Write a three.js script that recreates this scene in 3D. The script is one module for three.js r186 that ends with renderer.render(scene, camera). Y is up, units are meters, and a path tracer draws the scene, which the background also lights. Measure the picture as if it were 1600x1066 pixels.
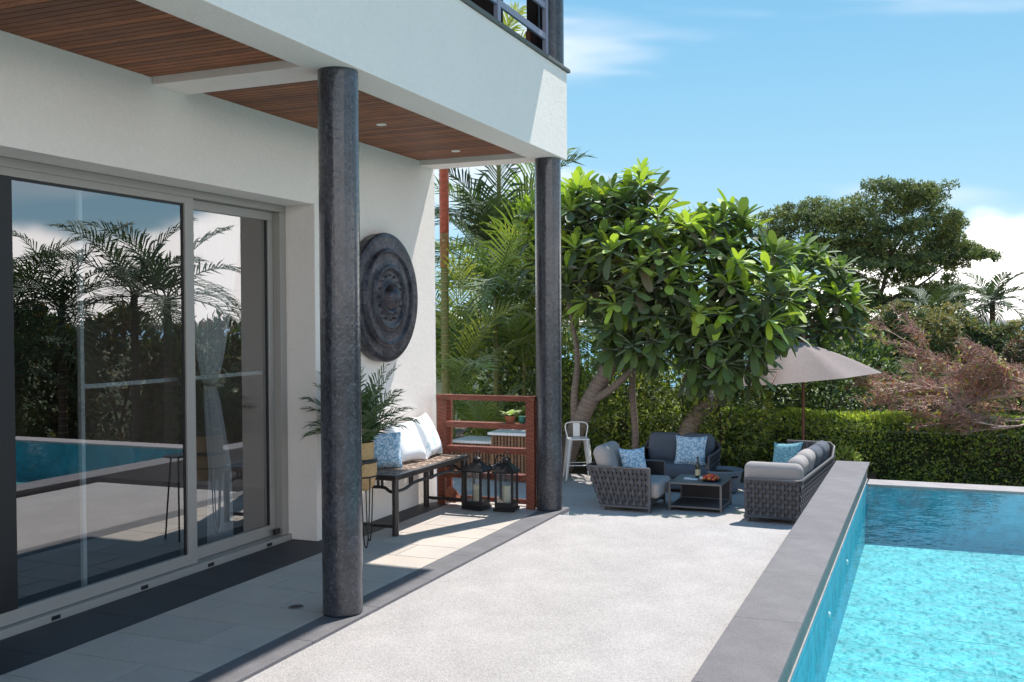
import * as THREE from 'three';
import { RoundedBoxGeometry } from 'three/addons/geometries/RoundedBoxGeometry.js';
import { mergeGeometries, mergeVertices } from 'three/addons/utils/BufferGeometryUtils.js';

// ---------------------------------------------------------------- camera, sky, sun, exposure
const scene = new THREE.Scene();
const camera = new THREE.PerspectiveCamera(37.171, 1024 / 682, 0.1, 12000);
camera.rotation.order = 'YXZ';
camera.rotation.set(-0.01874, 0.390445, -0.0061536);
camera.position.set(0, 1.65, 0);
scene.add(camera);

const renderer = new THREE.WebGLRenderer({ antialias: true });
renderer.toneMapping = THREE.LinearToneMapping;
renderer.toneMappingExposure = 1.7;
renderer.shadowMap.enabled = true;

const sun = new THREE.DirectionalLight(new THREE.Color(1, 0.955, 0.90), 4.05);
sun.position.set(0.2 * 30 - 4, 30, -0.5 * 30 - 12);
sun.target.position.set(-4, 0, -12);
sun.castShadow = true;
Object.assign(sun.shadow.camera, { left: -24, right: 24, top: 24, bottom: -24, near: 1, far: 90 });
sun.shadow.mapSize.set(4096, 4096);
scene.add(sun, sun.target);

// ---------------------------------------------------------------- random numbers and noise
let seedState = 7;
const reseed = (n) => { seedState = n >>> 0; };
function rnd() { seedState = (seedState + 0x6d2b79f5) >>> 0; let t = Math.imul(seedState ^ (seedState >>> 15), 1 | seedState); t = (t + Math.imul(t ^ (t >>> 7), 61 | t)) ^ t; return ((t ^ (t >>> 14)) >>> 0) / 4294967296; }
const rr = (a, b) => a + (b - a) * rnd();
const V = (x, y, z) => new THREE.Vector3(x, y, z);
const clamp = (x, a = 0, b = 1) => Math.min(b, Math.max(a, x));
const mix = (a, b, t) => a + (b - a) * t;
const smooth = (a, b, x) => { const t = clamp((x - a) / (b - a)); return t * t * (3 - 2 * t); };
function hash(ix, iy, s) { let h = Math.imul(ix, 374761393) + Math.imul(iy, 668265263) + Math.imul(s, 2147483647 ^ 0x5bd1e995); h = Math.imul(h ^ (h >>> 13), 1274126177); return ((h ^ (h >>> 16)) >>> 0) / 4294967296; }
// periodic value noise: x, y in cells, period per
function vnoise(x, y, per, s) {
  const ix = Math.floor(x), iy = Math.floor(y), fx = x - ix, fy = y - iy, u = fx * fx * (3 - 2 * fx), v = fy * fy * (3 - 2 * fy), m = (n) => ((n % per) + per) % per;
  return mix(mix(hash(m(ix), m(iy), s), hash(m(ix + 1), m(iy), s), u), mix(hash(m(ix), m(iy + 1), s), hash(m(ix + 1), m(iy + 1), s), u), v);
}
function fbm(u, v, cells, oct, s) { let a = 0, w = 0.5, t = 0; for (let i = 0; i < oct; i++) { a += w * vnoise(u * cells, v * cells, cells, s + i * 17); t += w; w *= 0.5; cells *= 2; } return a / t; }
function hash3(x, y, z, s) { return hash(x + z * 911, y - z * 353, s); }
function noise3(x, y, z, s) {
  const ix = Math.floor(x), iy = Math.floor(y), iz = Math.floor(z), f = (t) => t * t * (3 - 2 * t), u = f(x - ix), v = f(y - iy), w = f(z - iz);
  const c = (a, b, d) => hash3(ix + a, iy + b, iz + d, s);
  return mix(mix(mix(c(0, 0, 0), c(1, 0, 0), u), mix(c(0, 1, 0), c(1, 1, 0), u), v), mix(mix(c(0, 0, 1), c(1, 0, 1), u), mix(c(0, 1, 1), c(1, 1, 1), u), v), w);
}
const fbm3 = (x, y, z, oct, s) => { let a = 0, w = 0.5, t = 0; for (let i = 0; i < oct; i++) { a += w * noise3(x, y, z, s + i * 13); t += w; w *= 0.5; x *= 2.03; y *= 2.03; z *= 2.03; } return a / t; };

// ---------------------------------------------------------------- sky
{
  const W = 2048, H = 1024, data = new Float32Array(W * H * 4);
  for (let r = 0; r < H; r++) {
    const el = ((r + 0.5) / H - 0.5) * Math.PI, y = Math.sin(el), e = el * 180 / Math.PI;
    for (let c = 0; c < W; c++) {
      const az = ((c + 0.5) / W - 0.5) * 2 * Math.PI, x = Math.cos(az) * Math.cos(el), z = Math.sin(az) * Math.cos(el);
      const up = Math.max(0, y), k = Math.pow(1 - up, 3.2);
      let R = mix(0.125, 0.52, Math.pow(1 - up, 4.6)), G = mix(0.33, 0.76, k), B = mix(0.63, 0.89, k);
      // cumulus bank near the horizon and thin wisps higher up
      const bank = fbm3(x * 3.1 + 4, y * 7, z * 3.1, 5, 3) + 0.35 * (fbm3(x * 9, y * 20, z * 9, 4, 9) - 0.5);
      const azr = Math.atan2(x, -z) * 180 / Math.PI;                       // degrees to the right of -z
      let top = 9.5 + 8 * smooth(62, 100, Math.abs(azr)) + (9 + 12 * smooth(62, 100, Math.abs(azr))) * (fbm3(x * 2.2, 0.5, z * 2.2, 3, 21) - 0.5) + 2.2 * (bank - 0.5);  // clouds stand taller out of view, added to brighten the shade
      top += -9 * smooth(4, -9, azr) * smooth(-70, -30, azr);
      const dens = bank + 0.34 + 0.5 * (fbm3(x * 14, y * 30, z * 14, 4, 61) - 0.5) - 0.62 * Math.pow(Math.max(0, e) / Math.max(1, top), 1.15);
      let cl = smooth(0.26, 0.5, dens) * smooth(top + 9, top, e);
      const wx = fbm3(x * 2.4, y * 22 + x * 1.5, z * 2.4, 5, 41), wisps = smooth(0.56, 0.74, wx) * smooth(4, 9, e) * smooth(60, 20, e) * 0.65;
      cl = clamp(cl);
      R = mix(R, 0.95, wisps); G = mix(G, 0.98, wisps); B = mix(B, 1.02, wisps); R = mix(R, 2.0, cl); G = mix(G, 1.97, cl); B = mix(B, 1.95, cl);
      if (e < 0) { const t = smooth(0, -6, e); R = mix(R, 0.16, t); G = mix(G, 0.2, t); B = mix(B, 0.2, t); }
      const o = (r * W + c) * 4; data[o] = R * 0.76; data[o + 1] = G * 0.74; data[o + 2] = B * 0.74; data[o + 3] = 1;
    }
  }
  const sky = new THREE.DataTexture(data, W, H, THREE.RGBAFormat, THREE.FloatType);
  sky.mapping = THREE.EquirectangularReflectionMapping; sky.magFilter = THREE.LinearFilter; sky.needsUpdate = true;
  scene.background = sky; scene.environment = sky;
}

// ---------------------------------------------------------------- textures and materials
function tex(n, fn, srgb = false) {      // fn(u, v) -> [r, g, b] in 0..1 (linear unless srgb)
  const d = new Uint8Array(n * n * 4);
  for (let y = 0; y < n; y++) for (let x = 0; x < n; x++) { const c = fn((x + 0.5) / n, (y + 0.5) / n, x, y), o = (y * n + x) * 4; for (let i = 0; i < 3; i++) d[o + i] = clamp(Array.isArray(c) ? c[i] : c) * 255; d[o + 3] = 255; }
  const t = new THREE.DataTexture(d, n, n, THREE.RGBAFormat); t.wrapS = t.wrapT = THREE.RepeatWrapping; t.magFilter = THREE.LinearFilter; t.minFilter = THREE.LinearFilter;
  if (srgb) t.colorSpace = THREE.SRGBColorSpace; t.needsUpdate = true; return t;
}
const rep = (t, a, b = a) => { const c = t.clone(); c.repeat.set(a, b); c.needsUpdate = true; return c; };
const T = {
  plaster: tex(512, (u, v) => 0.55 * fbm(u, v, 60, 3, 5) + 0.45 * fbm(u, v, 6, 4, 8)),
  plasterTone: tex(512, (u, v) => { const n = fbm(u, v, 3, 5, 31), f = fbm(u, v, 90, 2, 3); const k = 0.94 + 0.08 * (n - 0.3) + 0.05 * (f - 0.5); return [k, k, k * 0.995]; }),
  deck: tex(1024, (u, v, x, y) => {
    const big = fbm(u, v, 4, 4, 11), h = hash(x >> 1, y >> 1, 5), f = fbm(u, v, 170, 2, 77);
    let k = 0.80 + 0.24 * (big - 0.5) + 0.42 * (f - 0.5);
    if (h > 0.93) k *= 0.55; else if (h < 0.08) k *= 1.12;
    return [k, k * 0.985, k * 0.965];
  }),
  deckBump: tex(512, (u, v) => fbm(u, v, 120, 2, 61)),
  granite: tex(512, (u, v, x, y) => { const k = 0.72 + 0.35 * (fbm(u, v, 5, 4, 2) - 0.5) + 0.3 * (fbm(u, v, 110, 2, 19) - 0.5) + (hash(x, y, 9) > 0.95 ? 0.12 : 0); return [k, k * 0.985, k * 1.0]; }),
  tile: tex(512, (u, v) => { const k = 0.86 + 0.22 * (fbm(u, v, 3, 5, 12) - 0.5) + 0.1 * (fbm(u, v, 100, 2, 7) - 0.5), w = fbm(u, v, 4, 4, 99); return [k * (1 + 0.05 * (w - 0.4)), k, k * (1 - 0.1 * (w - 0.4))]; }),
  column: tex(512, (u, v) => { const a = fbm(u, v, 6, 5, 4), b = fbm(u, v, 48, 3, 44), s = fbm(u * 0.125, v * 4, 16, 3, 71), d = smooth(0.72, 0.8, fbm(u, v, 70, 2, 90)); const k = clamp(0.4 + 0.38 * (a - 0.5) + 0.45 * (b - 0.5) + 0.1 * (s - 0.5) + 0.4 * d); return [k, k * 0.99, k * 1.04]; }),
  columnR: tex(256, (u, v) => { const k = 0.42 + 0.5 * (fbm(u, v, 8, 4, 23) - 0.5); return [k, k, k]; }),
  wood: tex(512, (u, v) => { const w = fbm(u, v * 0.5, 4, 3, 3), g = fbm(u * 0.25, v, 64, 3, 14), r = 0.5 + 0.5 * Math.sin((v * 22 + w * 5) * Math.PI * 2); const k = 0.55 + 0.35 * (g - 0.5) + 0.22 * (r - 0.5) + 0.25 * (w - 0.5); return [k, k * 0.97, k * 0.94]; }),
  gong: tex(512, (u, v) => { const a = fbm(u, v, 8, 5, 54), b = fbm(u, v, 40, 3, 55), k = clamp(0.25 + 1.0 * (a - 0.45) + 0.7 * (b - 0.5)); return [mix(0.1, 0.75, k), mix(0.1, 0.68, k), mix(0.13, 0.68, k)]; }),
  fabric: tex(256, (u, v) => { const k = 0.85 + 0.16 * (((Math.sin(u * 128 * Math.PI) * Math.sin(v * 128 * Math.PI)) > 0 ? 1 : 0) - 0.5) + 0.2 * (fbm(u, v, 30, 2, 2) - 0.5); return [k, k, k]; }),
  pool: tex(1024, (u, v) => {  // mottled tones stand in for caustic light on the pool floor
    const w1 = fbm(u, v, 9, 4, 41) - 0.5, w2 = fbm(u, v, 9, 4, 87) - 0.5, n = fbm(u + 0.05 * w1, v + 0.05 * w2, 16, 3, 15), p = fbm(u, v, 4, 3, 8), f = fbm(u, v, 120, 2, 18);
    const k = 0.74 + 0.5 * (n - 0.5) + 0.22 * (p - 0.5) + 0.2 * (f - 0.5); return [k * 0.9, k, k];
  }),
  causticBump: tex(1024, (u, v) => { const w1 = fbm(u, v, 10, 3, 4) - 0.5, w2 = fbm(u, v, 10, 3, 5) - 0.5; return clamp(0.5 + 0.8 * (fbm(u + 0.05 * w1, v + 0.05 * w2, 12, 2, 33) - 0.5) + 0.25 * (fbm(u, v, 5, 2, 52) - 0.5)); }),  // waves shaped to give the floor a caustic light pattern
  water: tex(1024, (u, v) => { const w1 = fbm(u, v, 6, 3, 14) - 0.5; return clamp(0.5 + 0.7 * (fbm(u + 0.04 * w1, v, 12, 3, 3) - 0.5) + 0.3 * (fbm(u, v + 0.05 * w1, 40, 2, 6) - 0.5)); }),
  soil: tex(256, (u, v) => { const k = 0.6 + 0.7 * (fbm(u, v, 10, 5, 3) - 0.5); return [k, k * 0.9, k * 0.75]; }),
  bark: tex(256, (u, v) => { const k = 0.6 + 0.5 * (fbm(u, v * 2, 10, 4, 3) - 0.5) + 0.2 * (fbm(u, v, 40, 2, 13) - 0.5); return [k, k * 0.96, k * 0.92]; }),
  straw: tex(256, (u, v) => { const r = 0.5 + 0.5 * Math.sin(v * Math.PI * 2 * 24), c = 0.5 + 0.5 * Math.sin(u * Math.PI * 2 * 60 + (Math.floor(v * 24) % 2) * Math.PI); const k = 0.5 + 0.3 * r * c + 0.25 * (fbm(u, v, 30, 2, 4)); return [k, k * 0.95, k * 0.85]; }),
  bluePrint: tex(256, (u, v) => { const n = fbm(u, v, 26, 3, 73), m = fbm(u, v, 60, 2, 74); const k = smooth(0.36, 0.66, n + 0.35 * (m - 0.5)); return [mix(0.62, 0.2, k), mix(0.7, 0.36, k), mix(0.74, 0.48, k)]; }),
  whitePrint: tex(256, (u, v) => { const n = fbm(u, v, 8, 3, 173), k = smooth(0.6, 0.68, n) * 0.7; return [mix(0.85, 0.35, k), mix(0.86, 0.5, k), mix(0.86, 0.55, k)]; }),
  benchTop: tex(256, (u, v) => { const n = fbm(u, v, 20, 4, 3), g = fbm(u * 0.3, v, 50, 3, 4), k = smooth(0.44, 0.58, n * 0.6 + g * 0.4); return [mix(0.07, 0.5, k), mix(0.05, 0.36, k), mix(0.04, 0.27, k)]; }),
};
const C = (r, g, b) => new THREE.Color().setRGB(r, g, b);
const std = (o) => new THREE.MeshStandardMaterial(o);
const phys = (o) => new THREE.MeshPhysicalMaterial(o);
const M = {
  plaster: std({ color: C(0.88, 0.80, 0.735), roughness: 0.92, map: rep(T.plasterTone, 0.35), bumpMap: rep(T.plaster, 1.6), bumpScale: 0.0035 }),
  deck: std({ color: C(0.475, 0.45, 0.442), roughness: 0.85, map: rep(T.deck, 0.55), bumpMap: rep(T.deckBump, 1.2), bumpScale: 0.003 }),
  coping: [0, 1, 2].map((i) => std({ color: C(0.185 + 0.01 * i, 0.172 + 0.01 * i, 0.176 + 0.01 * i), roughness: 0.6, map: rep(T.granite, 0.8 + 0.07 * i), bumpMap: rep(T.deckBump, 1.5), bumpScale: 0.0015 })),
  border: std({ color: C(0.19, 0.185, 0.19), roughness: 0.7, map: rep(T.granite, 0.9), bumpMap: rep(T.deckBump, 1.5), bumpScale: 0.0012 }),
  darkStone: std({ color: C(0.055, 0.055, 0.06), roughness: 0.6, map: rep(T.granite, 0.9) }),
  tile: [0, 1, 2].map((i) => std({ color: C(0.53 + 0.02 * i, 0.47 + 0.018 * i, 0.415 + 0.014 * i), roughness: 0.6, map: rep(T.tile, 0.55 + 0.1 * i), bumpMap: rep(T.deckBump, 1), bumpScale: 0.0008 })),
  joint: std({ color: C(0.05, 0.038, 0.032), roughness: 0.95 }),
  column: phys({ color: C(0.10, 0.108, 0.126), roughness: 0.42, map: rep(T.column, 0.838, 0.7), roughnessMap: rep(T.columnR, 0.838, 0.7), bumpMap: rep(T.column, 0.838, 0.7), bumpScale: 0.0015, clearcoat: 0.35, clearcoatRoughness: 0.35 }),
  plank: [0, 1, 2, 3].map((i) => std({ color: C(0.50 - 0.085 * i, 0.165 - 0.03 * i, 0.055 - 0.01 * i), roughness: 0.55, map: rep(T.wood, 0.7, 1 + 0.3 * i) })),
  groove: std({ color: C(0.02, 0.012, 0.009), roughness: 0.9 }),
  redWood: std({ color: C(0.36, 0.105, 0.062), roughness: 0.5, map: rep(T.wood, 0.8, 0.8) }),
  blackWood: phys({ color: C(0.022, 0.016, 0.014), roughness: 0.4, clearcoat: 0.3, clearcoatRoughness: 0.3 }),
  benchTop: std({ color: C(0.75, 0.7, 0.65), roughness: 0.6, map: rep(T.benchTop, 1.3) }),
  slat: [0, 1].map((i) => std({ color: C(0.38 - 0.1 * i, 0.2 - 0.06 * i, 0.1 - 0.03 * i), roughness: 0.65, map: rep(T.wood, 0.8) })),
  alu: std({ color: C(0.34, 0.315, 0.285), roughness: 0.45, metalness: 0.1 }),
  screenAlu: std({ color: C(0.75, 0.78, 0.78), roughness: 0.5 }),
  black: std({ color: C(0.012, 0.012, 0.013), roughness: 0.45 }),
  blackMetal: std({ color: C(0.018, 0.018, 0.02), roughness: 0.4, metalness: 0.3 }),
  railPaint: std({ color: C(0.30, 0.29, 0.37), roughness: 0.5 }),
  glass: phys({ color: C(0.62, 0.64, 0.64), roughness: 0, transmission: 1, thickness: 0, ior: 3.3 }),
  clearGlass: phys({ color: C(0.9, 0.93, 0.93), roughness: 0.0, transmission: 1, thickness: 0, ior: 1.5 }),
  lanternGlass: phys({ color: C(0.9, 0.93, 0.93), roughness: 0.05, transmission: 1, thickness: 0, ior: 2.3 }),
  sheer: phys({ color: C(0.95, 0.95, 0.96), roughness: 0.95, transmission: 0.12, thickness: 0, side: THREE.DoubleSide }),
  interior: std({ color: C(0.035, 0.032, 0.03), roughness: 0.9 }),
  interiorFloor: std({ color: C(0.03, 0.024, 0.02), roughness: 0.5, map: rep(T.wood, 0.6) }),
  darkRoof: std({ color: C(0.03, 0.022, 0.02), roughness: 0.8 }),
  drip: std({ color: C(0.12, 0.13, 0.12), roughness: 0.8 }),
  gong: phys({ color: C(0.17, 0.165, 0.185), roughness: 0.4, metalness: 0.55, map: rep(T.gong, 1, 1), bumpMap: rep(T.gong, 1, 1), bumpScale: 0.006 }),
  straw: std({ color: C(0.62, 0.43, 0.22), roughness: 0.9, map: rep(T.straw, 1.35, 1.6), bumpMap: rep(T.straw, 1.35, 1.6), bumpScale: 0.006 }),
  whiteFabric: std({ color: C(0.84, 0.84, 0.85), roughness: 0.95, bumpMap: rep(T.fabric, 3), bumpScale: 0.001 }),
  whitePrint: std({ color: C(0.98, 0.98, 0.98), roughness: 0.95, map: rep(T.whitePrint, 1.5) }),
  bluePrint: std({ color: C(0.9, 0.95, 1.0), roughness: 0.95, map: rep(T.bluePrint, 2.2) }),
  tealPrint: std({ color: C(0.35, 0.6, 0.62), roughness: 0.95, map: rep(T.bluePrint, 3.2) }),
  greyFabric: std({ color: C(0.38, 0.35, 0.34), roughness: 0.95, map: rep(T.fabric, 2.5) }),
  slateFabric: std({ color: C(0.11, 0.125, 0.155), roughness: 0.95, map: rep(T.fabric, 2.5) }),
  strap: [0, 1].map((i) => std({ color: C(0.07 + 0.022 * i, 0.068 + 0.022 * i, 0.075 + 0.024 * i), roughness: 0.85 })),
  frameGrey: std({ color: C(0.10, 0.098, 0.105), roughness: 0.5 }),
  canvas: std({ color: C(0.27, 0.225, 0.215), roughness: 0.95, map: rep(T.fabric, 1.5), side: THREE.DoubleSide }),
  poleWood: std({ color: C(0.16, 0.06, 0.04), roughness: 0.6 }),
  whiteMetal: std({ color: C(0.8, 0.79, 0.77), roughness: 0.4 }),
  whiteStone: std({ color: C(0.75, 0.74, 0.72), roughness: 0.6 }),
  poolTile: [0, 1, 2].map((i) => std({ color: C(0.125 + 0.006 * i, 0.52 + 0.01 * i, 0.535 + 0.01 * i), roughness: 0.6, map: rep(T.pool, 0.45), bumpMap: rep(T.causticBump, 0.8), bumpScale: 0.062 })),
  poolJoint: std({ color: C(0.09, 0.46, 0.52), roughness: 0.8 }),
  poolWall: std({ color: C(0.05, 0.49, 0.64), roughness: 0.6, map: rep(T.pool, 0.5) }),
  bandStone: std({ color: C(0.16, 0.19, 0.18), roughness: 0.6, map: rep(T.granite, 1) }),
  edgeStone: std({ color: C(0.42, 0.38, 0.37), roughness: 0.7, map: rep(T.granite, 0.7) }),
  water: phys({ color: C(0.84, 0.985, 1.0), roughness: 0.0, transmission: 1, thickness: 0, ior: 1.33, specularIntensity: 0.75, bumpMap: rep(T.water, 0.3), bumpScale: 0.004 }),
  soil: std({ color: C(0.13, 0.095, 0.06), roughness: 1, map: rep(T.soil, 0.5) }),
  terrain: std({ color: C(0.06, 0.085, 0.03), roughness: 1, map: rep(T.soil, 0.05) }),
  sea: std({ color: C(0.10, 0.24, 0.34), roughness: 0.35 }),
  bark: std({ color: C(0.34, 0.28, 0.24), roughness: 0.95, map: rep(T.bark, 1, 3), bumpMap: rep(T.bark, 1, 3), bumpScale: 0.012 }),
  darkBark: std({ color: C(0.12, 0.095, 0.08), roughness: 0.95, map: rep(T.bark, 1, 4) }),
  pinkBark: std({ color: C(0.52, 0.37, 0.31), roughness: 0.9 }),
  redStem: std({ color: C(0.58, 0.10, 0.03), roughness: 0.5, map: rep(T.bark, 1, 2) }), orangeStem: std({ color: C(0.42, 0.2, 0.05), roughness: 0.55, map: rep(T.bark, 1, 3) }),
  greenStem: std({ color: C(0.22, 0.24, 0.06), roughness: 0.6, map: rep(T.bark, 1, 3) }),
  terracotta: std({ color: C(0.42, 0.14, 0.08), roughness: 0.8 }),
  cream: std({ color: C(0.75, 0.68, 0.5), roughness: 0.5 }),
  bottle: phys({ color: C(0.012, 0.02, 0.012), roughness: 0.12, clearcoat: 0.6 }),
  label: std({ color: C(0.55, 0.47, 0.28), roughness: 0.7 }),
  paper: std({ color: C(0.8, 0.8, 0.82), roughness: 0.8 }),
  fruit: [C(0.6, 0.09, 0.035), C(0.55, 0.17, 0.04), C(0.4, 0.04, 0.03)].map((c) => std({ color: c, roughness: 0.45 })),
  tealPot: std({ color: C(0.05, 0.25, 0.2), roughness: 0.4 }),
  steel: std({ color: C(0.3, 0.29, 0.28), roughness: 0.35, metalness: 0.8 }),
  whitePaint: std({ color: C(0.82, 0.81, 0.78), roughness: 0.5 }),
};
const leafMat = (r, g, b, t = 0.35, coat = 0.25) => phys({ color: C(r, g, b), roughness: 0.85, transmission: t, thickness: 0, side: THREE.DoubleSide, clearcoat: coat, clearcoatRoughness: 0.4 });
const L = {
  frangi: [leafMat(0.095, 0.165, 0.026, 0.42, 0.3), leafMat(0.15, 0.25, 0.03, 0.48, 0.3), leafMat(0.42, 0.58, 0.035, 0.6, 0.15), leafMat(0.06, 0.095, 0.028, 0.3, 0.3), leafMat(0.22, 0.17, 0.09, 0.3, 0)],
  frangiAll: leafMat(1, 1, 1, 0.42, 0.4), shrub: leafMat(1, 1, 1, 0.45, 0.35), far: leafMat(1, 1, 1, 0.4, 0),
  hedge: leafMat(1, 1, 1, 0.55, 0.3),
  darkPalm: [leafMat(0.05, 0.085, 0.022, 0.3, 0.1), leafMat(0.07, 0.11, 0.025, 0.3, 0.1), leafMat(0.06, 0.1, 0.03, 0.3, 0.1)],
  palm: [leafMat(0.11, 0.19, 0.03, 0.45, 0.4), leafMat(0.2, 0.3, 0.035, 0.5, 0.3), leafMat(0.33, 0.38, 0.045, 0.55, 0.3)],
  potPalm: [leafMat(0.04, 0.095, 0.02, 0.25, 0.35), leafMat(0.06, 0.125, 0.022, 0.3, 0.35)],
};

// ---------------------------------------------------------------- builders
// the terrace, villa and pool are drawn in units of 0.6 m; the lower garden lies 1.1 m below them and is drawn in metres
const UNIT = 0.6, DROP = -1.1; let level = 0;
const taken = {};
const numbered = (n) => { const k = taken[n] = (taken[n] ?? -1) + 1; return k ? n + '_' + String(k).padStart(3, '0') : n; };
function thing(name, label, category, [x, y, z] = [0, 0, 0], group, turn = 0) {
  const o = new THREE.Group(); o.name = numbered(name); o.position.set(x, y + level, z); o.rotation.y = turn; o.userData = { label, category };
  if (group) o.userData.group = group; scene.add(o); return o;
}
function put(name, geo, mat, parent, pos) {
  const m = new THREE.Mesh(geo, mat); m.castShadow = m.receiveShadow = true; if (pos) m.position.set(...pos);
  m.name = parent ? name : numbered(name); (parent ?? scene).add(m); return m;
}
const part = (name, geo, mat, parent, pos) => put(name, geo, mat, parent, pos);
function struct(name, geo, mat, pos) { const m = put(name, geo, mat, null, pos); m.position.y += level; m.userData.kind = 'structure'; return m; }
function sub(name, parent) { const g = new THREE.Group(); g.name = name; parent.add(g); return g; }
// children built in world places are moved under the base of their thing
function rebase(o) { o.updateMatrix(); const inv = o.matrix.clone().invert(); for (const c of o.children) { c.updateMatrix(); const m = inv.clone().multiply(c.matrix); m.decompose(c.position, c.quaternion, c.scale); } return o; }
// uv in metres from the dominating axis of each face
function mUV(g) {
  g = g.index ? g.toNonIndexed() : g; const p = g.attributes.position, uv = new Float32Array(p.count * 2), a = V(), b = V(), c = V(), n = V();
  for (let i = 0; i < p.count; i += 3) {
    a.fromBufferAttribute(p, i); b.fromBufferAttribute(p, i + 1); c.fromBufferAttribute(p, i + 2);
    n.subVectors(b, a).cross(c.clone().sub(a)); const ax = Math.abs(n.x), ay = Math.abs(n.y), az = Math.abs(n.z);
    [a, b, c].forEach((q, k) => { const [u, v] = ay >= ax && ay >= az ? [q.x, q.z] : ax >= az ? [q.z, q.y] : [q.x, q.y]; uv[(i + k) * 2] = u; uv[(i + k) * 2 + 1] = v; });
  }
  g.setAttribute('uv', new THREE.BufferAttribute(uv, 2)); return g;
}
const clean = (g) => { g = g.index ? g.toNonIndexed() : g; for (const k of Object.keys(g.attributes)) if (!['position', 'normal', 'uv'].includes(k)) g.deleteAttribute(k); if (!g.attributes.uv) g.setAttribute('uv', new THREE.BufferAttribute(new Float32Array(g.attributes.position.count * 2), 2)); g.morphAttributes = {}; return g; };
const merge = (list) => mergeGeometries(list.map(clean));
// box given by its lowest and highest corner, corners chamfered where it matters
function bx(x0, x1, y0, y1, z0, z1, r = 0) {
  [x0, x1] = [Math.min(x0, x1), Math.max(x0, x1)]; [y0, y1] = [Math.min(y0, y1), Math.max(y0, y1)]; [z0, z1] = [Math.min(z0, z1), Math.max(z0, z1)];
  const w = x1 - x0, h = y1 - y0, d = z1 - z0, g = r ? new RoundedBoxGeometry(w, h, d, 1, Math.min(r, w / 2.1, h / 2.1, d / 2.1)) : new THREE.BoxGeometry(w, h, d);
  g.translate((x0 + x1) / 2, (y0 + y1) / 2, (z0 + z1) / 2); return mUV(g);
}
function tube(pts, radii, seg = 8, smoothN = 0) {      // tapered tube along points
  if (smoothN) { const c = new THREE.CatmullRomCurve3(pts), n = smoothN, P = c.getPoints(n); const R = P.map((_, i) => { const t = i / n * (radii.length - 1), k = Math.min(radii.length - 2, Math.floor(t)); return mix(radii[k], radii[k + 1], t - k); }); pts = P; radii = R; }
  if (radii.length !== pts.length) { const R = radii; radii = pts.map((_, i) => { const t = i / (pts.length - 1) * (R.length - 1), k = Math.min(R.length - 2, Math.floor(t)); return mix(R[k], R[k + 1], t - k); }); }
  const pos = [], uv = [], idx = [], up = V(), side = V(), t = V(); let len = 0; let prev = null;
  pts.forEach((p, i) => {
    t.subVectors(pts[Math.min(i + 1, pts.length - 1)], pts[Math.max(i - 1, 0)]).normalize();
    if (!prev) { up.set(0, 1, 0); if (Math.abs(t.y) > 0.9) up.set(1, 0, 0); side.crossVectors(t, up).normalize(); } else { side.copy(prev).addScaledVector(t, -prev.dot(t)).normalize(); }
    prev = side.clone(); up.crossVectors(side, t).normalize(); if (i) len += p.distanceTo(pts[i - 1]);
    for (let k = 0; k <= seg; k++) { const a = k / seg * Math.PI * 2, r = radii[i]; pos.push(p.x + (side.x * Math.cos(a) + up.x * Math.sin(a)) * r, p.y + (side.y * Math.cos(a) + up.y * Math.sin(a)) * r, p.z + (side.z * Math.cos(a) + up.z * Math.sin(a)) * r); uv.push(k / seg, len); }
  });
  for (let i = 0; i < pts.length - 1; i++) for (let k = 0; k < seg; k++) { const a = i * (seg + 1) + k, b = a + seg + 1; idx.push(a, a + 1, b, b, a + 1, b + 1); }
  const cap = (i, flip) => { const c = pos.length / 3, p = pts[i]; pos.push(p.x, p.y, p.z); uv.push(0, 0); const s = i * (seg + 1); for (let k = 0; k < seg; k++) flip ? idx.push(c, s + k + 1, s + k) : idx.push(c, s + k, s + k + 1); };
  cap(0, true); cap(pts.length - 1, false);
  const g = new THREE.BufferGeometry(); g.setAttribute('position', new THREE.Float32BufferAttribute(pos, 3)); g.setAttribute('uv', new THREE.Float32BufferAttribute(uv, 2)); g.setIndex(idx); g.computeVertexNormals(); return g;
}
const bar = (a, b, r, seg = 8) => tube([V(...a), V(...b)], [r, r], seg);
function lathe(profile, seg = 32) { const g = new THREE.LatheGeometry(profile.map(([r, y]) => new THREE.Vector2(r, y)), seg), uv = g.attributes.uv, p = g.attributes.position, round = 2 * Math.PI * Math.max(...profile.map((q) => q[0])); for (let i = 0; i < p.count; i++) uv.setXY(i, uv.getX(i) * round, p.getY(i)); return g; }
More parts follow.
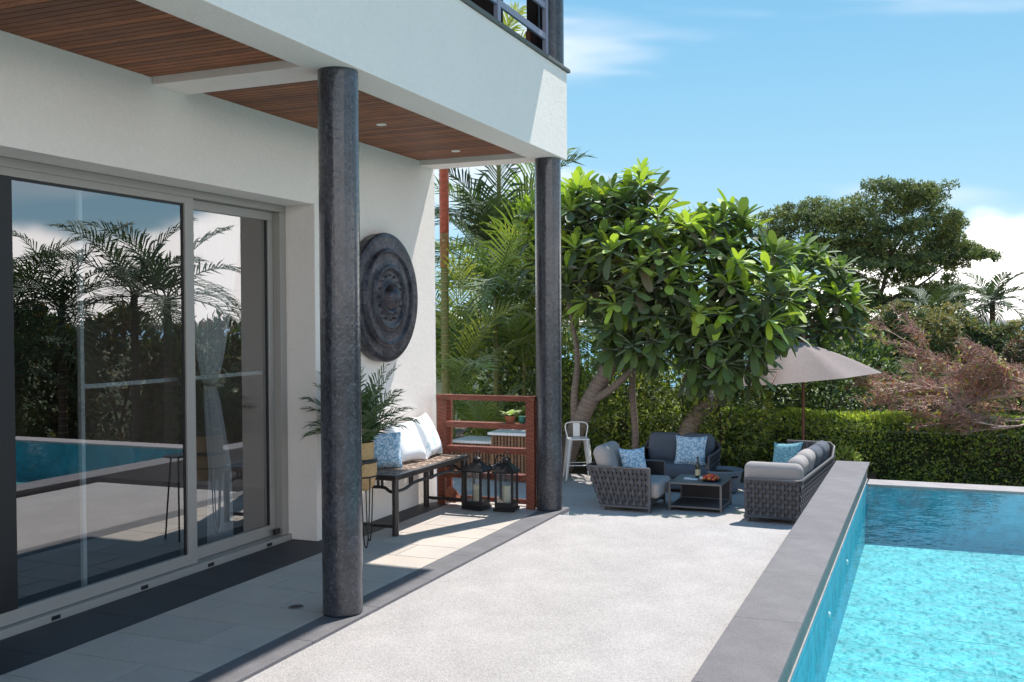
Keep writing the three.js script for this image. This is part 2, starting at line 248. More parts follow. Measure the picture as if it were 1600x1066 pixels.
// soft cushion: box swollen into a pillow, with pinched corners
function cushion(w, h, d, pinch = 0.5, n = 12, seed = 1) {
  const g = new THREE.BoxGeometry(2, 2, 2, n, n, 4), p = g.attributes.position, v = V();
  for (let i = 0; i < p.count; i++) {
    v.fromBufferAttribute(p, i); const u = v.x, t = v.y, e = Math.pow(clamp(1 - Math.pow(Math.abs(u), 3.2)), 0.55) * Math.pow(clamp(1 - Math.pow(Math.abs(t), 3.2)), 0.55);
    const inx = 1 - pinch * 0.16 * (1 - Math.pow(Math.abs(t), 2)) * Math.pow(Math.abs(u), 3), iny = 1 - pinch * 0.16 * (1 - Math.pow(Math.abs(u), 2)) * Math.pow(Math.abs(t), 3);
    const wr = 1 + 0.16 * (fbm3(u * 1.6 + seed * 3, t * 1.6, seed, 3, 5) - 0.5);
    p.setXYZ(i, u * inx * w / 2, t * iny * h / 2, v.z * d / 2 * (0.1 + 0.9 * e) * wr);
  }
  g.computeVertexNormals(); const m = mergeVertices(g.deleteAttribute('uv').deleteAttribute('normal'), 1e-4); m.computeVertexNormals(); const q = m.toNonIndexed(); const uv = new Float32Array(q.attributes.position.count * 2); for (let i = 0; i < q.attributes.position.count; i++) { uv[2 * i] = q.attributes.position.getX(i) / 1; uv[2 * i + 1] = q.attributes.position.getY(i); } q.setAttribute('uv', new THREE.BufferAttribute(uv, 2)); return q;
}
const pad = (w, h, d, r = 0.06) => { const g = new RoundedBoxGeometry(w, h, d, 4, Math.min(r, w / 2.05, h / 2.05, d / 2.05)); const p = g.attributes.position; for (let i = 0; i < p.count; i++) { const x = p.getX(i), y = p.getY(i), z = p.getZ(i); const s = 1 + 0.05 * (1 - (2 * x / w) ** 2) * (1 - (2 * z / d) ** 2); p.setY(i, y * s); } g.computeVertexNormals(); return g; };
const tri = (list) => { const g = new THREE.BufferGeometry(); g.setAttribute('position', new THREE.Float32BufferAttribute(list, 3)); g.computeVertexNormals(); return clean(g); };
// long leaf: from the origin along +x, width across z, faces up
function leafGeo(len, wid, segs = 5, fold = 0.25, droop = 0.25, shape = (t) => Math.sin(Math.PI * Math.pow(t, 1.45)) ** 0.75, tipW = 0.1) {
  const P = [], pos = [], idx = [];
  for (let i = 0; i <= segs; i++) { const t = i / segs, w = Math.max(i === segs ? tipW : 0.16, shape(clamp(t, 0.02, 0.985))) * wid / 2, x = len * t, y = -droop * len * t * t; P.push([x, y, w]); }
  for (const [x, y, w] of P) pos.push(x, y + w * fold, -w, x, y, 0, x, y + w * fold, w);
  for (let i = 0; i < segs; i++) { const a = i * 3, b = a + 3; idx.push(a, a + 1, b, b, a + 1, b + 1, a + 1, a + 2, b + 1, b + 1, a + 2, b + 2); }
  const g = new THREE.BufferGeometry(); g.setAttribute('position', new THREE.Float32BufferAttribute(pos, 3)); g.setIndex(idx); g.computeVertexNormals(); return g;
}
// feather palm frond from the origin, leaving along +x at angle rise, drooping
function frondGeo(len, pairs, leaflet, rise, droop, lay = 0.35, width = 0.035, rad = 0.018, seed = 1, keep = 1) {
  reseed(seed * 7919 + 13); const pos = [], N = 14, spine = [];
  let x = 0, y = 0, a = rise; for (let i = 0; i <= N; i++) { spine.push(V(x, y, 0)); x += Math.cos(a) * len / N; y += Math.sin(a) * len / N; a -= droop / N * (0.5 + i / N); }
  const at = (t) => { const k = t * N, i = Math.min(N - 1, Math.floor(k)); return spine[i].clone().lerp(spine[i + 1], k - i); };
  for (let i = 0; i < pairs; i++) {
    const t = 0.1 + 0.9 * i / (pairs - 1), p = at(t), d = at(Math.min(1, t + 0.04)).sub(at(Math.max(0, t - 0.04))).normalize(), n = V(-d.y, d.x, 0), l = leaflet * (0.45 + 0.75 * Math.sin(Math.PI * (0.12 + 0.8 * t))) * rr(0.88, 1.1);
    for (const s of [-1, 1]) {
      if (rnd() > keep) continue;
      const f = mix(0.45, 1.15, t) + rr(-0.12, 0.12), dir = d.clone().multiplyScalar(Math.sin(f)).addScaledVector(V(0, 0, s), Math.cos(f)).addScaledVector(n, lay * rr(0.6, 1.3)).normalize();
      const wv = d.clone().multiplyScalar(width * 0.5), m1 = p.clone().addScaledVector(dir, l * 0.5), tip = p.clone().addScaledVector(dir, l); tip.y -= l * rr(0.12, 0.42); m1.y -= l * 0.03;
      const b0 = p.clone().addScaledVector(wv, 0.5), b1 = p.clone().addScaledVector(wv, -0.5), c0 = m1.clone().add(wv), c1 = m1.clone().sub(wv);
      for (const q of [b0, b1, c0, c0, b1, c1, c0, c1, tip]) pos.push(q.x, q.y, q.z);
    }
  }
  return merge([tri(pos), tube(spine, spine.map((_, i) => rad * (1 - 0.85 * i / N)), 5)]);
}
const Q = new THREE.Quaternion(), MM = new THREE.Matrix4();
function instanced(name, geo, mat, list, parent) {       // list of [position, quaternion, scale, color]
  const m = new THREE.InstancedMesh(geo, mat, list.length); list.forEach(([p, q, s, c], i) => { m.setMatrixAt(i, MM.compose(p, q, s)); m.setColorAt(i, c); });
  m.name = name; m.userData.kind = 'stuff'; m.castShadow = m.receiveShadow = true; parent.add(m); return m;
}
const aim = (dir, roll = 0) => { const x = dir.clone().normalize(), y = V(0, 1, 0); if (Math.abs(x.y) > 0.97) y.set(1, 0, 0); const z = V().crossVectors(x, y).normalize(); y.crossVectors(z, x); return new THREE.Quaternion().setFromRotationMatrix(MM.makeBasis(x, y, z)).multiply(new THREE.Quaternion().setFromAxisAngle(V(1, 0, 0), roll)); };
const randDir = () => { const z = rr(-1, 1), a = rr(0, Math.PI * 2), s = Math.sqrt(1 - z * z); return V(s * Math.cos(a), z, s * Math.sin(a)); };
const tint = (c, k = 0.25) => { const b = rr(1 - k, 1 + k); return C(c[0] * b * rr(0.88, 1.12), c[1] * b, c[2] * b * rr(0.85, 1.15)); };
const smallLeaf = leafGeo(1, 0.5, 2, 0.3, 0.15);
const clumpGeo = (() => { reseed(5); const l = []; for (let i = 0; i < 6; i++) { const g = leafGeo(0.62, 0.3, 2, 0.3, 0.2).toNonIndexed(); g.applyQuaternion(aim(randDir(), rr(0, 6))); g.translate(rr(-0.25, 0.25), rr(-0.25, 0.25), rr(-0.25, 0.25)); l.push(g); } return merge(l); })();
// leaves over the surface (and a little inside) of a union of ellipsoids; local places
function leafCloud(blobs, count, size, colors, depth = 0.35, lumps = 0.3, fr = 1.2) {
  const list = [], vol = blobs.map(([, r]) => r.x * r.y + r.y * r.z + r.x * r.z), sum = vol.reduce((a, b) => a + b);
  let guard = 0;
  while (list.length < count && guard++ < count * 6) {
    let k = rnd() * sum, b = 0; while (k > vol[b] && b < blobs.length - 1) k -= vol[b++];
    const [c, r] = blobs[b], d = randDir(), s = 1 - depth * rnd() * rnd(), p = V(c.x + d.x * r.x * s, c.y + d.y * r.y * s, c.z + d.z * r.z * s);
    const n = fbm3(p.x * fr + 7, p.y * fr, p.z * fr, 3, 77); p.addScaledVector(V(d.x * r.x, d.y * r.y, d.z * r.z), (n - 0.5) * lumps * 2);
    if (n < 0.36 && rnd() < 0.75) continue;
    const out = d.clone().add(randDir().multiplyScalar(0.9)).add(V(0, 0.25, 0)), sz = size * rr(0.65, 1.3);
    const young = n > 0.56 ? 1 : 0, pick = colors[Math.min(colors.length - 1, young && rnd() < 0.6 ? colors.length - 1 : Math.floor(rnd() * (colors.length - 0.3)))];
    list.push([p, aim(out, rr(-1, 1)), V(sz, sz, sz), tint(pick)]);
  }
  return list;
}
// wooden skeleton that reaches every tip: tips are grouped, each group gets a limb
function skeleton(root, tips, r0, out, depth = 0, from = null) {
  if (tips.length === 1) { const e = tips[0], mid = root.clone().lerp(e, 0.5).add(V(rr(-1, 1), rr(-0.6, 0.3), rr(-1, 1)).multiplyScalar(0.12 * root.distanceTo(e))); out.push(tube([root, mid, e], [r0, r0 * 0.75, r0 * 0.55], depth > 2 ? 5 : 7, 5)); return; }
  const k = Math.min(tips.length, depth === 0 ? 4 : 3); let cen = []; for (let i = 0; i < k; i++) cen.push(tips[Math.floor((i + 0.5) * tips.length / k)].clone());
  let groups; for (let it = 0; it < 6; it++) { groups = cen.map(() => []); for (const t of tips) { let b = 0, bd = 1e9; cen.forEach((c, i) => { const d = c.distanceToSquared(t); if (d < bd) { bd = d; b = i; } }); groups[b].push(t); } cen = groups.map((g, i) => g.length ? g.reduce((a, t) => a.add(t), V()).multiplyScalar(1 / g.length) : cen[i]); }
  groups = groups.filter((g) => g.length);
  if (groups.length < 2) { groups = [tips.slice(0, tips.length >> 1), tips.slice(tips.length >> 1)]; }
  for (const g of groups) {
    const c = g.reduce((a, t) => a.add(t), V()).multiplyScalar(1 / g.length), r = r0 * Math.max(0.45, Math.pow(g.length / tips.length, 0.42));
    if (g.length === 1) { skeleton(root, g, r, out, depth + 1); continue; }
    const e = root.clone().lerp(c, depth ? 0.5 : 0.45), mid = root.clone().lerp(e, 0.5).add(V(rr(-1, 1), rr(-0.8, 0.2), rr(-1, 1)).multiplyScalar(0.14 * root.distanceTo(e)));
    out.push(tube([root, mid, e], [r, r * 0.88, r * 0.8], depth > 2 ? 5 : 8, 6)); skeleton(e, g, r * 0.8, out, depth + 1);
  }
}

// ================================================================ THE GROUND, TERRACE AND POOL
struct('deck', bx(-4.93, -1.62, -1.9, -0.03, -13.72, 7), M.deck);
{
  // terrace in front of the house: base slab, tiles in staggered rows, border and dark strip
  const t = new THREE.Group(); t.name = 'terrace'; t.userData.kind = 'structure'; t.position.set(-6, 0, -8); scene.add(t);
  part('base_slab', bx(-7.5, -4.936, -1.9, -0.03, -14.165, 4), M.plaster, t);
  part('bedding', bx(-7.5, -4.94, -0.029, -0.012, -14.16, 4), M.joint, t);
  const row = (k) => -5.82 - 0.588 * k, J = 0.0055;
  for (let k = -16; k < 15; k++) {
    const z0 = row(k), z1 = Math.max(row(k + 1), -14.165); if (z0 <= -14.1) break;
    const xs = k % 2 ? [-6.745, -6.375, -5.265] : [-6.745, -5.845, -5.265];
    for (let i = 0; i + 1 < xs.length; i++) part('tile', bx(xs[i] + J, xs[i + 1] - J, -0.03, 0.0, z0 - J, z1 + J, 0.002), M.tile[Math.floor(hash(k + 40, i, 4) * 3)], t);
  }
  for (let k = 0; k < 16; k++) { const z0 = 3.9 - k * 1.13; part('border_stone', bx(-5.262, -4.925, -0.06, 0.001, z0 - 0.002, Math.max(-14.17, z0 - 1.128), 0.004), M.border, t); }
  for (let k = 0; k < 16; k++) { const z0 = 3.9 - k * 1.13; part('dark_stone', bx(-7.49, -6.748, -0.04, 0.002, z0 - 0.002, Math.max(-14.17, z0 - 1.128), 0.003), M.darkStone, t); }
  rebase(t);
}
{
  const d = thing('floor_drain', 'small round steel drain cover set in the terrace tiles left of the near column', 'drain cover', [-5.67, 0.001, -8.24]);
  part('rim', lathe([[0.082, 0], [0.08, 0.006], [0.066, 0.008], [0.064, 0.003], [0.064, 0]], 28), M.steel, d);
  part('cover', lathe([[0, 0.004], [0.03, 0.006], [0.06, 0.004], [0.062, 0]], 28), M.blackMetal, d);
}
{
  const w = new THREE.Group(); w.name = 'pool'; w.userData.kind = 'structure'; w.position.set(4, 0, -10); scene.add(w);
  const X0 = -1.09, X1 = 12, Z0 = -20.05, Z1 = -2.5, D = -1.36, WL = -0.35;
  part('pool_base', bx(X0 - 0.1, X1 + 0.1, D - 0.3, D - 0.006, Z0 - 0.05, Z1 + 0.1), M.poolJoint, w);
  const rest = []; let i = 0;
  for (let x = X0; x < X1 - 0.01; x += 0.6) for (let z = Z0; z < Z1 - 0.01; z += 0.6) {
    const g = bx(x + 0.003, Math.min(X1, x + 0.6) - 0.003, D - 0.02, D + 0.004 * hash(i, 3, 8), z + 0.003, Math.min(Z1, z + 0.6) - 0.003); i++;
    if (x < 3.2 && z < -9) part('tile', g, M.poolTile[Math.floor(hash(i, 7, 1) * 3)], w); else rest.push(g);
  }
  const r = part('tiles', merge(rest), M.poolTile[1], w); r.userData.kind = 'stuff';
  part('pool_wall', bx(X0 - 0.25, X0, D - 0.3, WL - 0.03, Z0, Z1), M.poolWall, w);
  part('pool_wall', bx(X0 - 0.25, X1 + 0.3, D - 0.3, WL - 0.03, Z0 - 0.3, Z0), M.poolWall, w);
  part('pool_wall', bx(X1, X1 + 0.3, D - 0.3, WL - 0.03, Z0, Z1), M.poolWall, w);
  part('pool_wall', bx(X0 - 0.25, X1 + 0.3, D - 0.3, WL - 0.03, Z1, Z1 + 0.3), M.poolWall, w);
  part('waterline_band', bx(X0 - 0.24, X0 + 0.004, WL - 0.028, WL + 0.06, Z0 - 0.3, 4), M.poolWall, w);
  part('waterline_trim', bx(X0 - 0.24, X0 + 0.014, WL + 0.062, WL + 0.085, Z0 - 0.3, 4, 0.004), M.edgeStone, w);
  part('waterline_band', bx(X0 - 0.24, X0 + 0.002, WL + 0.087, -0.03, Z0 - 0.3, 4), M.bandStone, w);
  part('waterline_band', bx(X0 - 0.24, X0 - 0.03, -0.028, 0.03, Z0 - 0.3, 4), M.darkStone, w);  // recess under the coping, coloured dark for its shadow gap
  part('edge_stone', bx(X0 + 0.016, X1 + 0.3, WL - 0.028, WL + 0.028, Z0 - 0.62, Z0, 0.01), M.edgeStone, w);
  part('edge_stone', bx(X1, X1 + 0.6, WL - 0.028, WL + 0.028, Z0 + 0.004, Z1, 0.01), M.edgeStone, w);
  part('edge_wall', bx(X0 - 0.25, X1 + 0.6, -3.2, WL - 0.035, Z0 - 0.6, Z0 - 0.31), M.bandStone, w);
  for (const [y, z] of [[-0.72, -12.4], [-0.72, -15.2]]) { const j = part('inlet', lathe([[0, 0.02], [0.022, 0.02], [0.034, 0.014], [0.038, 0]], 18), M.whitePaint, w); j.position.set(X0, y, z); j.rotation.z = -Math.PI / 2; }
  rebase(w);
  struct('water', mUV(new THREE.PlaneGeometry(X1 - X0, Z1 - Z0 + 0.0).rotateX(-Math.PI / 2).translate((X0 + X1) / 2, 0, (Z0 + Z1) / 2)), M.water, [0, WL, 0]);
  struct('pool_deck', bx(X0, 14, -1.6, -0.03, Z1 + 0.3, 8), M.deck);
}
{
  const t = thing('coping_wall', 'long dark grey stone coping on the wall between deck and pool', 'wall', [-1.36, 0, -9]);
  part('wall', bx(-1.62, -1.36, -1.9, 0.03, -20.05, 4), M.border, t);
  for (let k = 0; k < 14; k++) { const z0 = 3.2 - k * 1.77, z1 = Math.max(-20.12, z0 - 1.767); if (z0 < -20.05) break; part('coping_stone', bx(-1.632, -1.032, 0.03, 0.08, z0, z1, 0.007), M.coping[k % 3], t); }
  rebase(t);
}

// ================================================================ THE VILLA
const villa = thing('villa', 'white rendered two storey villa with dark round columns and timber soffit', 'house', [-7.12, 0, -8]);
{
  const W = M.plaster;
  part('wall', bx(-7.62, -7.12, 0, 5.235, -14.18, -10.83, 0.012), W, villa);                 // wall that carries the gong
  part('wall', bx(-7.62, -7.12, 4.24, 5.235, -10.828, 4), W, villa);                          // over the sliding door
  part('wall', bx(-7.62, -7.12, 0, 4.238, -2.6, 4), W, villa);
  part('wall', bx(-14.5, -7.622, 0, 5.235, -14.18, -13.9), W, villa);
  part('plinth', bx(-14.5, -7.51, -1.9, -0.002, -14.18, 4), W, villa);                         // end wall
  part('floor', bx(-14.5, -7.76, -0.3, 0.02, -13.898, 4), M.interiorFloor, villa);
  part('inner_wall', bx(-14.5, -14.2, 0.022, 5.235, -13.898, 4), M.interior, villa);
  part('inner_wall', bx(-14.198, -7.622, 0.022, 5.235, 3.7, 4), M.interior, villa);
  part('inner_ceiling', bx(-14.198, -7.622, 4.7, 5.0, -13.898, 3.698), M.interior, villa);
  // balcony slab, beams and fascia
  part('balcony_slab', bx(-7.118, -5.384, 5.24, 6.38, -14.1, 4), M.groove, villa);
  part('fascia', bx(-5.38, -4.92, 5.12, 6.40, -14.13, 4, 0.008), W, villa);
  part('beam', bx(-7.116, -5.382, 5.12, 5.238, -8.47, -7.98, 0.006), W, villa);
  part('beam', bx(-7.116, -5.382, 5.12, 5.238, -2.6, -2.1, 0.006), W, villa);
  part('beam', bx(-7.116, -5.382, 5.12, 6.39, -14.13, -13.69, 0.006), W, villa);
  part('end_wall', bx(-14.5, -7.118, 5.237, 6.39, -14.13, -13.9), W, villa);
  part('slab_edge', bx(-14.6, -4.885, 6.402, 6.455, -14.2, 4, 0.01), M.drip, villa);
  // timber soffit, board by board
  const sof = sub('soffit', villa);
  for (let z = 3.9, k = 0; z > -13.6; z -= 0.098, k++) {
    if ((z < -7.9 && z > -8.5) || (z < -2.1 && z > -2.62)) continue;
    part('plank', bx(-7.116, -5.383, 5.19, 5.212, z, Math.max(z - 0.0885, -13.688), 0.004), M.plank[Math.floor(hash(k, 2, 6) * 4)], sof);
  }
  for (const [x, z] of [[-6.24, -10.98], [-6.24, -5.3], [-6.24, -13.1]]) {
    const d = sub('downlight', villa); d.position.set(x, 5.19, z);
    part('ring', lathe([[0.04, -0.001], [0.042, -0.006], [0.06, -0.008], [0.064, 0]], 28), M.whitePaint, d);
    part('lens', lathe([[0, -0.002], [0.038, -0.002], [0.04, 0]], 24), M.cream, d);
  }
  for (const [x, z, y0, y1] of [[-5.15, -8.25, 0.001, 5.122], [-5.15, -13.92, 0.001, 5.122], [-5.15, -2.55, 0.001, 5.122], [-5.12, -14.0, 6.455, 10.2], [-5.12, -8.2, 6.455, 10.2]])
    part('column', lathe([[0, 0], [0.184, 0], [0.184, 0.012], [0.188, 0.018], [0.19, 0.022], [0.19, (y1 - y0) / 2], [0.19, y1 - y0 - 0.012], [0.185, y1 - y0 - 0.008], [0.185, y1 - y0]], 48).translate(x, y0, z), M.column, villa);
  // upper storey; near-black wall and boards stand for its dark interior
  part('upper_wall', bx(-7.7, -7.3, 6.456, 10.2, -14.0, 4), M.darkRoof, villa);
  for (let k = 0; k < 9; k++) part('dark_board', bx(-7.28 + k * 0.158, -7.125 + k * 0.158, 6.457, 10.2, -13.98, -13.95, 0.004), M.darkRoof, villa);
  part('dark_board', bx(-5.48, -5.33, 6.457, 10.2, -13.98, -13.95, 0.004), M.darkRoof, villa); part('dark_board', bx(-5.327, -5.2, 6.457, 10.2, -13.98, -13.95, 0.004), M.darkRoof, villa);
  part('upper_end_wall', bx(-14.5, -7.702, 6.456, 10.2, -14.0, -13.8), W, villa);
  part('roof', bx(-15.5, -3.03, 10.3, 10.52, -15.2, 5), M.darkRoof, villa);
  // railing
  const r = sub('balcony_railing', villa);
  for (const y of [6.84, 7.28, 7.72]) part('rail', bx(-5.13, -5.09, y - 0.045, y + 0.045, -13.75, 3.9, 0.004), M.railPaint, r);
  for (let z = -13.75; z < 4; z += 1.76) part('post', bx(-5.14, -5.08, 6.456, 7.9, z - 0.05, z + 0.05, 0.004), M.railPaint, r);
  part('post', bx(-5.47, -5.40, 6.456, 7.0, -13.94, -13.88, 0.004), M.poleWood, r);
}
{
  // sliding door of two big leaves in an aluminium frame, insect screens behind
  const d = sub('sliding_door', villa), A = M.alu, F = -7.56;
  part('head_frame', bx(-7.74, -7.55, 4.15, 4.238, -10.826, -2.6, 0.006), A, d);
  part('jamb', bx(-7.74, -7.55, 0.03, 4.148, -10.826, -10.70, 0.006), A, d);
  part('sill', bx(-7.76, -7.502, -0.02, 0.075, -10.826, -2.6, 0.006), A, d);
  // near leaf (in front)
  part('top_rail', bx(-7.63, -7.57, 4.075, 4.165, -9.1, -6.2, 0.006), A, d);
  part('bottom_rail', bx(-7.63, -7.57, 0.08, 0.2, -9.1, -6.2, 0.006), A, d);
  part('stile', bx(-7.632, -7.565, 0.078, 4.167, -9.105, -8.96, 0.006), A, d);
  part('gasket', bx(-7.612, -7.59, 0.2, 4.075, -8.958, -8.935), M.black, d);
  part('gasket', bx(-7.612, -7.59, 4.05, 4.074, -8.934, -6.7), M.black, d);
  part('black_strip', bx(-7.634, -7.566, 0.202, 4.073, -6.69, -6.2, 0.004), M.black, d);  // opaque black strip closing the near end of the leaf
  const pane = (z0, z1, y0, y1, x) => part('glass_pane', new THREE.PlaneGeometry(z1 - z0, y1 - y0).rotateY(Math.PI / 2).translate(x, (y0 + y1) / 2, (z0 + z1) / 2), M.glass, d);
  pane(-8.935, -6.69, 0.2, 4.05, -7.6);
  // far leaf (behind)
  part('top_rail', bx(-7.72, -7.655, 4.04, 4.148, -10.698, -9.0, 0.006), A, d);
  part('bottom_rail', bx(-7.72, -7.655, 0.08, 0.215, -10.698, -9.0, 0.006), A, d);
  part('stile', bx(-7.72, -7.655, 0.216, 4.039, -10.698, -10.6, 0.006), A, d);
  part('stile', bx(-7.72, -7.655, 0.216, 4.039, -9.1, -9.0, 0.006), A, d);
  part('gasket', bx(-7.70, -7.675, 0.216, 4.039, -10.598, -10.58), M.black, d);
  pane(-10.58, -9.1, 0.216, 4.039, -7.69);
  part('door_stop', bx(-7.6, -7.56, 0.1, 0.17, -10.66, -10.56, 0.004), M.black, d);
  for (const z of [-7.05, -8.2, -9.25, -10.35]) part('weep_slot', bx(-7.51, -7.4975, 0.012, 0.05, z - 0.05, z + 0.05), M.black, d);
  // screens
  const screen = (z0, z1, x) => { for (const z of [z0, z1]) part('screen_stile', bx(x - 0.02, x + 0.02, 0.08, 4.13, z - 0.024, z + 0.024, 0.004), M.screenAlu, d); part('screen_rail', bx(x - 0.018, x + 0.018, 2.11, 2.155, z0 + 0.025, z1 - 0.025, 0.004), M.screenAlu, d); };
  screen(-9.13, -7.68, -7.79); screen(-10.72, -9.2, -7.79);
}
rebase(villa);
{
  // sheer curtain gathered at the waist, inside the far leaf
  const t = thing('curtain', 'sheer pale curtain tied at the waist behind the right door pane', 'curtain', [-7.98, 0.05, -10.0]);
  const g = new THREE.PlaneGeometry(1, 1, 90, 60), p = g.attributes.position;
  for (let i = 0; i < p.count; i++) {
    const u = p.getX(i) + 0.5, v = p.getY(i) + 0.5, y = v * 4.5, k = y > 1.95 ? Math.pow((y - 1.95) / 2.55, 0.75) : 0.22 * Math.pow((1.95 - y) / 1.95, 0.6), w = 0.11 + 0.75 * k;
    p.setXYZ(i, 0.05 * Math.sin(u * 62) * (0.35 + k) + 0.02 * Math.sin(u * 23 + y), y, (u - 0.5) * w * 1.5 + 0.14 - 0.12 * Math.min(1, Math.abs(y - 1.95)) * (y < 1.95 ? 1.4 : 0.4));
  }
  g.computeVertexNormals(); part('cloth', g, M.sheer, t);
  part('tie_band', tube([V(0.1, 1.95, 0.02), V(0, 1.98, 0.24), V(-0.1, 1.95, 0.12), V(0, 1.92, 0.0), V(0.1, 1.95, 0.02)], [0.02, 0.02], 6, 16), M.greyFabric, t);
}

// ================================================================ THINGS ON THE TERRACE
{
  const t = thing('gong', 'large round dark bronze gong hung flat on the white wall above the bench', 'gong', [-7.12, 3.1, -12.38]);
  const R = 0.9, P = [[0, 0.34], [0.05, 0.338], [0.11, 0.31], [0.15, 0.26], [0.168, 0.205], [0.185, 0.20], [0.2, 0.225], [0.225, 0.23], [0.245, 0.205], [0.37, 0.2], [0.385, 0.222], [0.42, 0.232], [0.45, 0.222], [0.465, 0.195], [0.61, 0.19], [0.63, 0.218], [0.655, 0.222], [0.675, 0.19], [0.69, 0.172], [0.80, 0.18], [0.87, 0.175], [0.895, 0.16], [0.9, 0.14], [0.885, 0.02], [0.86, 0.01], [0.4, 0.01]];
  const g = lathe(P, 72), p = g.attributes.position, uv = g.attributes.uv; for (let i = 0; i < p.count; i++) uv.setXY(i, p.getX(i) * 0.9, p.getZ(i) * 0.9);
  const disc = part('disc', g, M.gong, t); disc.rotation.z = -Math.PI / 2;
  // raised ornaments in the ring
  for (let k = 0; k < 16; k++) { const a = k / 16 * Math.PI * 2, s = part('stud', new THREE.SphereGeometry(k % 2 ? 0.02 : 0.015, 10, 6), M.gong, disc); s.scale.y = 0.45; s.position.set(Math.cos(a) * 0.31, 0.216, Math.sin(a) * 0.31); }
}
{
  // bench
  const t = thing('bench', 'black lacquered wooden bench with worn plank seat against the white wall', 'bench', [-6.68, 0, -12.55]);
  const B = M.blackWood, x0 = -0.36, x1 = 0.37, z0 = -1.08, z1 = 1.15, H = 0.79;
  part('seat_frame', merge([bx(x0, x1, H - 0.07, H, z1 - 0.09, z1, 0.012), bx(x0, x1, H - 0.07, H, z0, z0 + 0.09, 0.012), bx(x0, x0 + 0.08, H - 0.07, H, z0 + 0.088, z1 - 0.088, 0.012), bx(x1 - 0.08, x1, H - 0.07, H, z0 + 0.088, z1 - 0.088, 0.012)]), B, t);
  for (let k = 0; k < 6; k++) { const a = x0 + 0.082 + k * 0.0945; part('seat_slat', bx(a, a + 0.092, H - 0.03, H - 0.006 + 0.002 * (k % 2), z0 + 0.092, z1 - 0.092, 0.003), M.benchTop, t); }
  for (const x of [x0 + 0.05, x1 - 0.05]) for (const z of [z0 + 0.07, z1 - 0.07]) part('leg', bar([x, 0, z], [x, H - 0.071, z], 0.043, 12), B, t);
  const hump = (a, b) => { const A = V(...a), Bv = V(...b), m = (k, dy) => A.clone().lerp(Bv, k).add(V(0, dy, 0)); return tube([A, m(0.12, 0), m(0.24, 0.045), m(0.5, 0.05), m(0.76, 0.045), m(0.88, 0), Bv], [0.022, 0.022], 8, 24); };
  for (const x of [x0 + 0.05, x1 - 0.05]) part('stretcher', hump([x, H - 0.22, z0 + 0.07], [x, H - 0.22, z1 - 0.07]), B, t);
  for (const z of [z0 + 0.07, z1 - 0.07]) { part('stretcher', hump([x0 + 0.05, H - 0.22, z], [x1 - 0.05, H - 0.22, z]), B, t); part('foot_rail', bx(x0 + 0.06, x1 - 0.06, 0.1, 0.145, z - 0.02, z + 0.02, 0.006), B, t); }
  for (const x of [x0 + 0.05, x1 - 0.05]) for (const z of [-0.62, -0.56, 0.02, 0.08, 0.62, 0.68]) part('strut', bx(x - 0.014, x + 0.014, H - 0.2, H - 0.072, z - 0.014, z + 0.014, 0.003), B, t);
  for (const z of [z0 + 0.07, z1 - 0.07]) for (const x of [-0.13, -0.07, 0.07, 0.13]) part('strut', bx(x - 0.014, x + 0.014, H - 0.19, H - 0.072, z - 0.014, z + 0.014, 0.003), B, t);
}
{
  const pillow = (name, label, g, m, [x, y, z], lean, turn, grp) => { const t = thing(name, label, 'pillow', [x, y, z], grp, 0); const c = part('cover', g, m, t); c.rotation.order = 'YXZ'; c.rotation.set(-lean, Math.PI / 2 + turn, 0); return [t, c]; };
  pillow('pillow', 'white embroidered square pillow leaning on the wall, farthest along the black bench', cushion(0.66, 0.66, 0.24, 0.7, 14, 1), M.whitePrint, [-6.83, 1.09, -13.25], 0.42, 0.12);
  pillow('pillow', 'plain white square pillow in the middle of the three on the black bench', cushion(0.62, 0.62, 0.26, 0.7, 14, 2), M.whiteFabric, [-6.84, 1.07, -12.62], 0.5, -0.25);
  pillow('pillow', 'pale blue patterned pillow standing beside the palm basket on the black bench', cushion(0.5, 0.5, 0.24, 0.5, 14, 3), M.bluePrint, [-6.84, 1.02, -12.02], 0.3, -0.95);
}
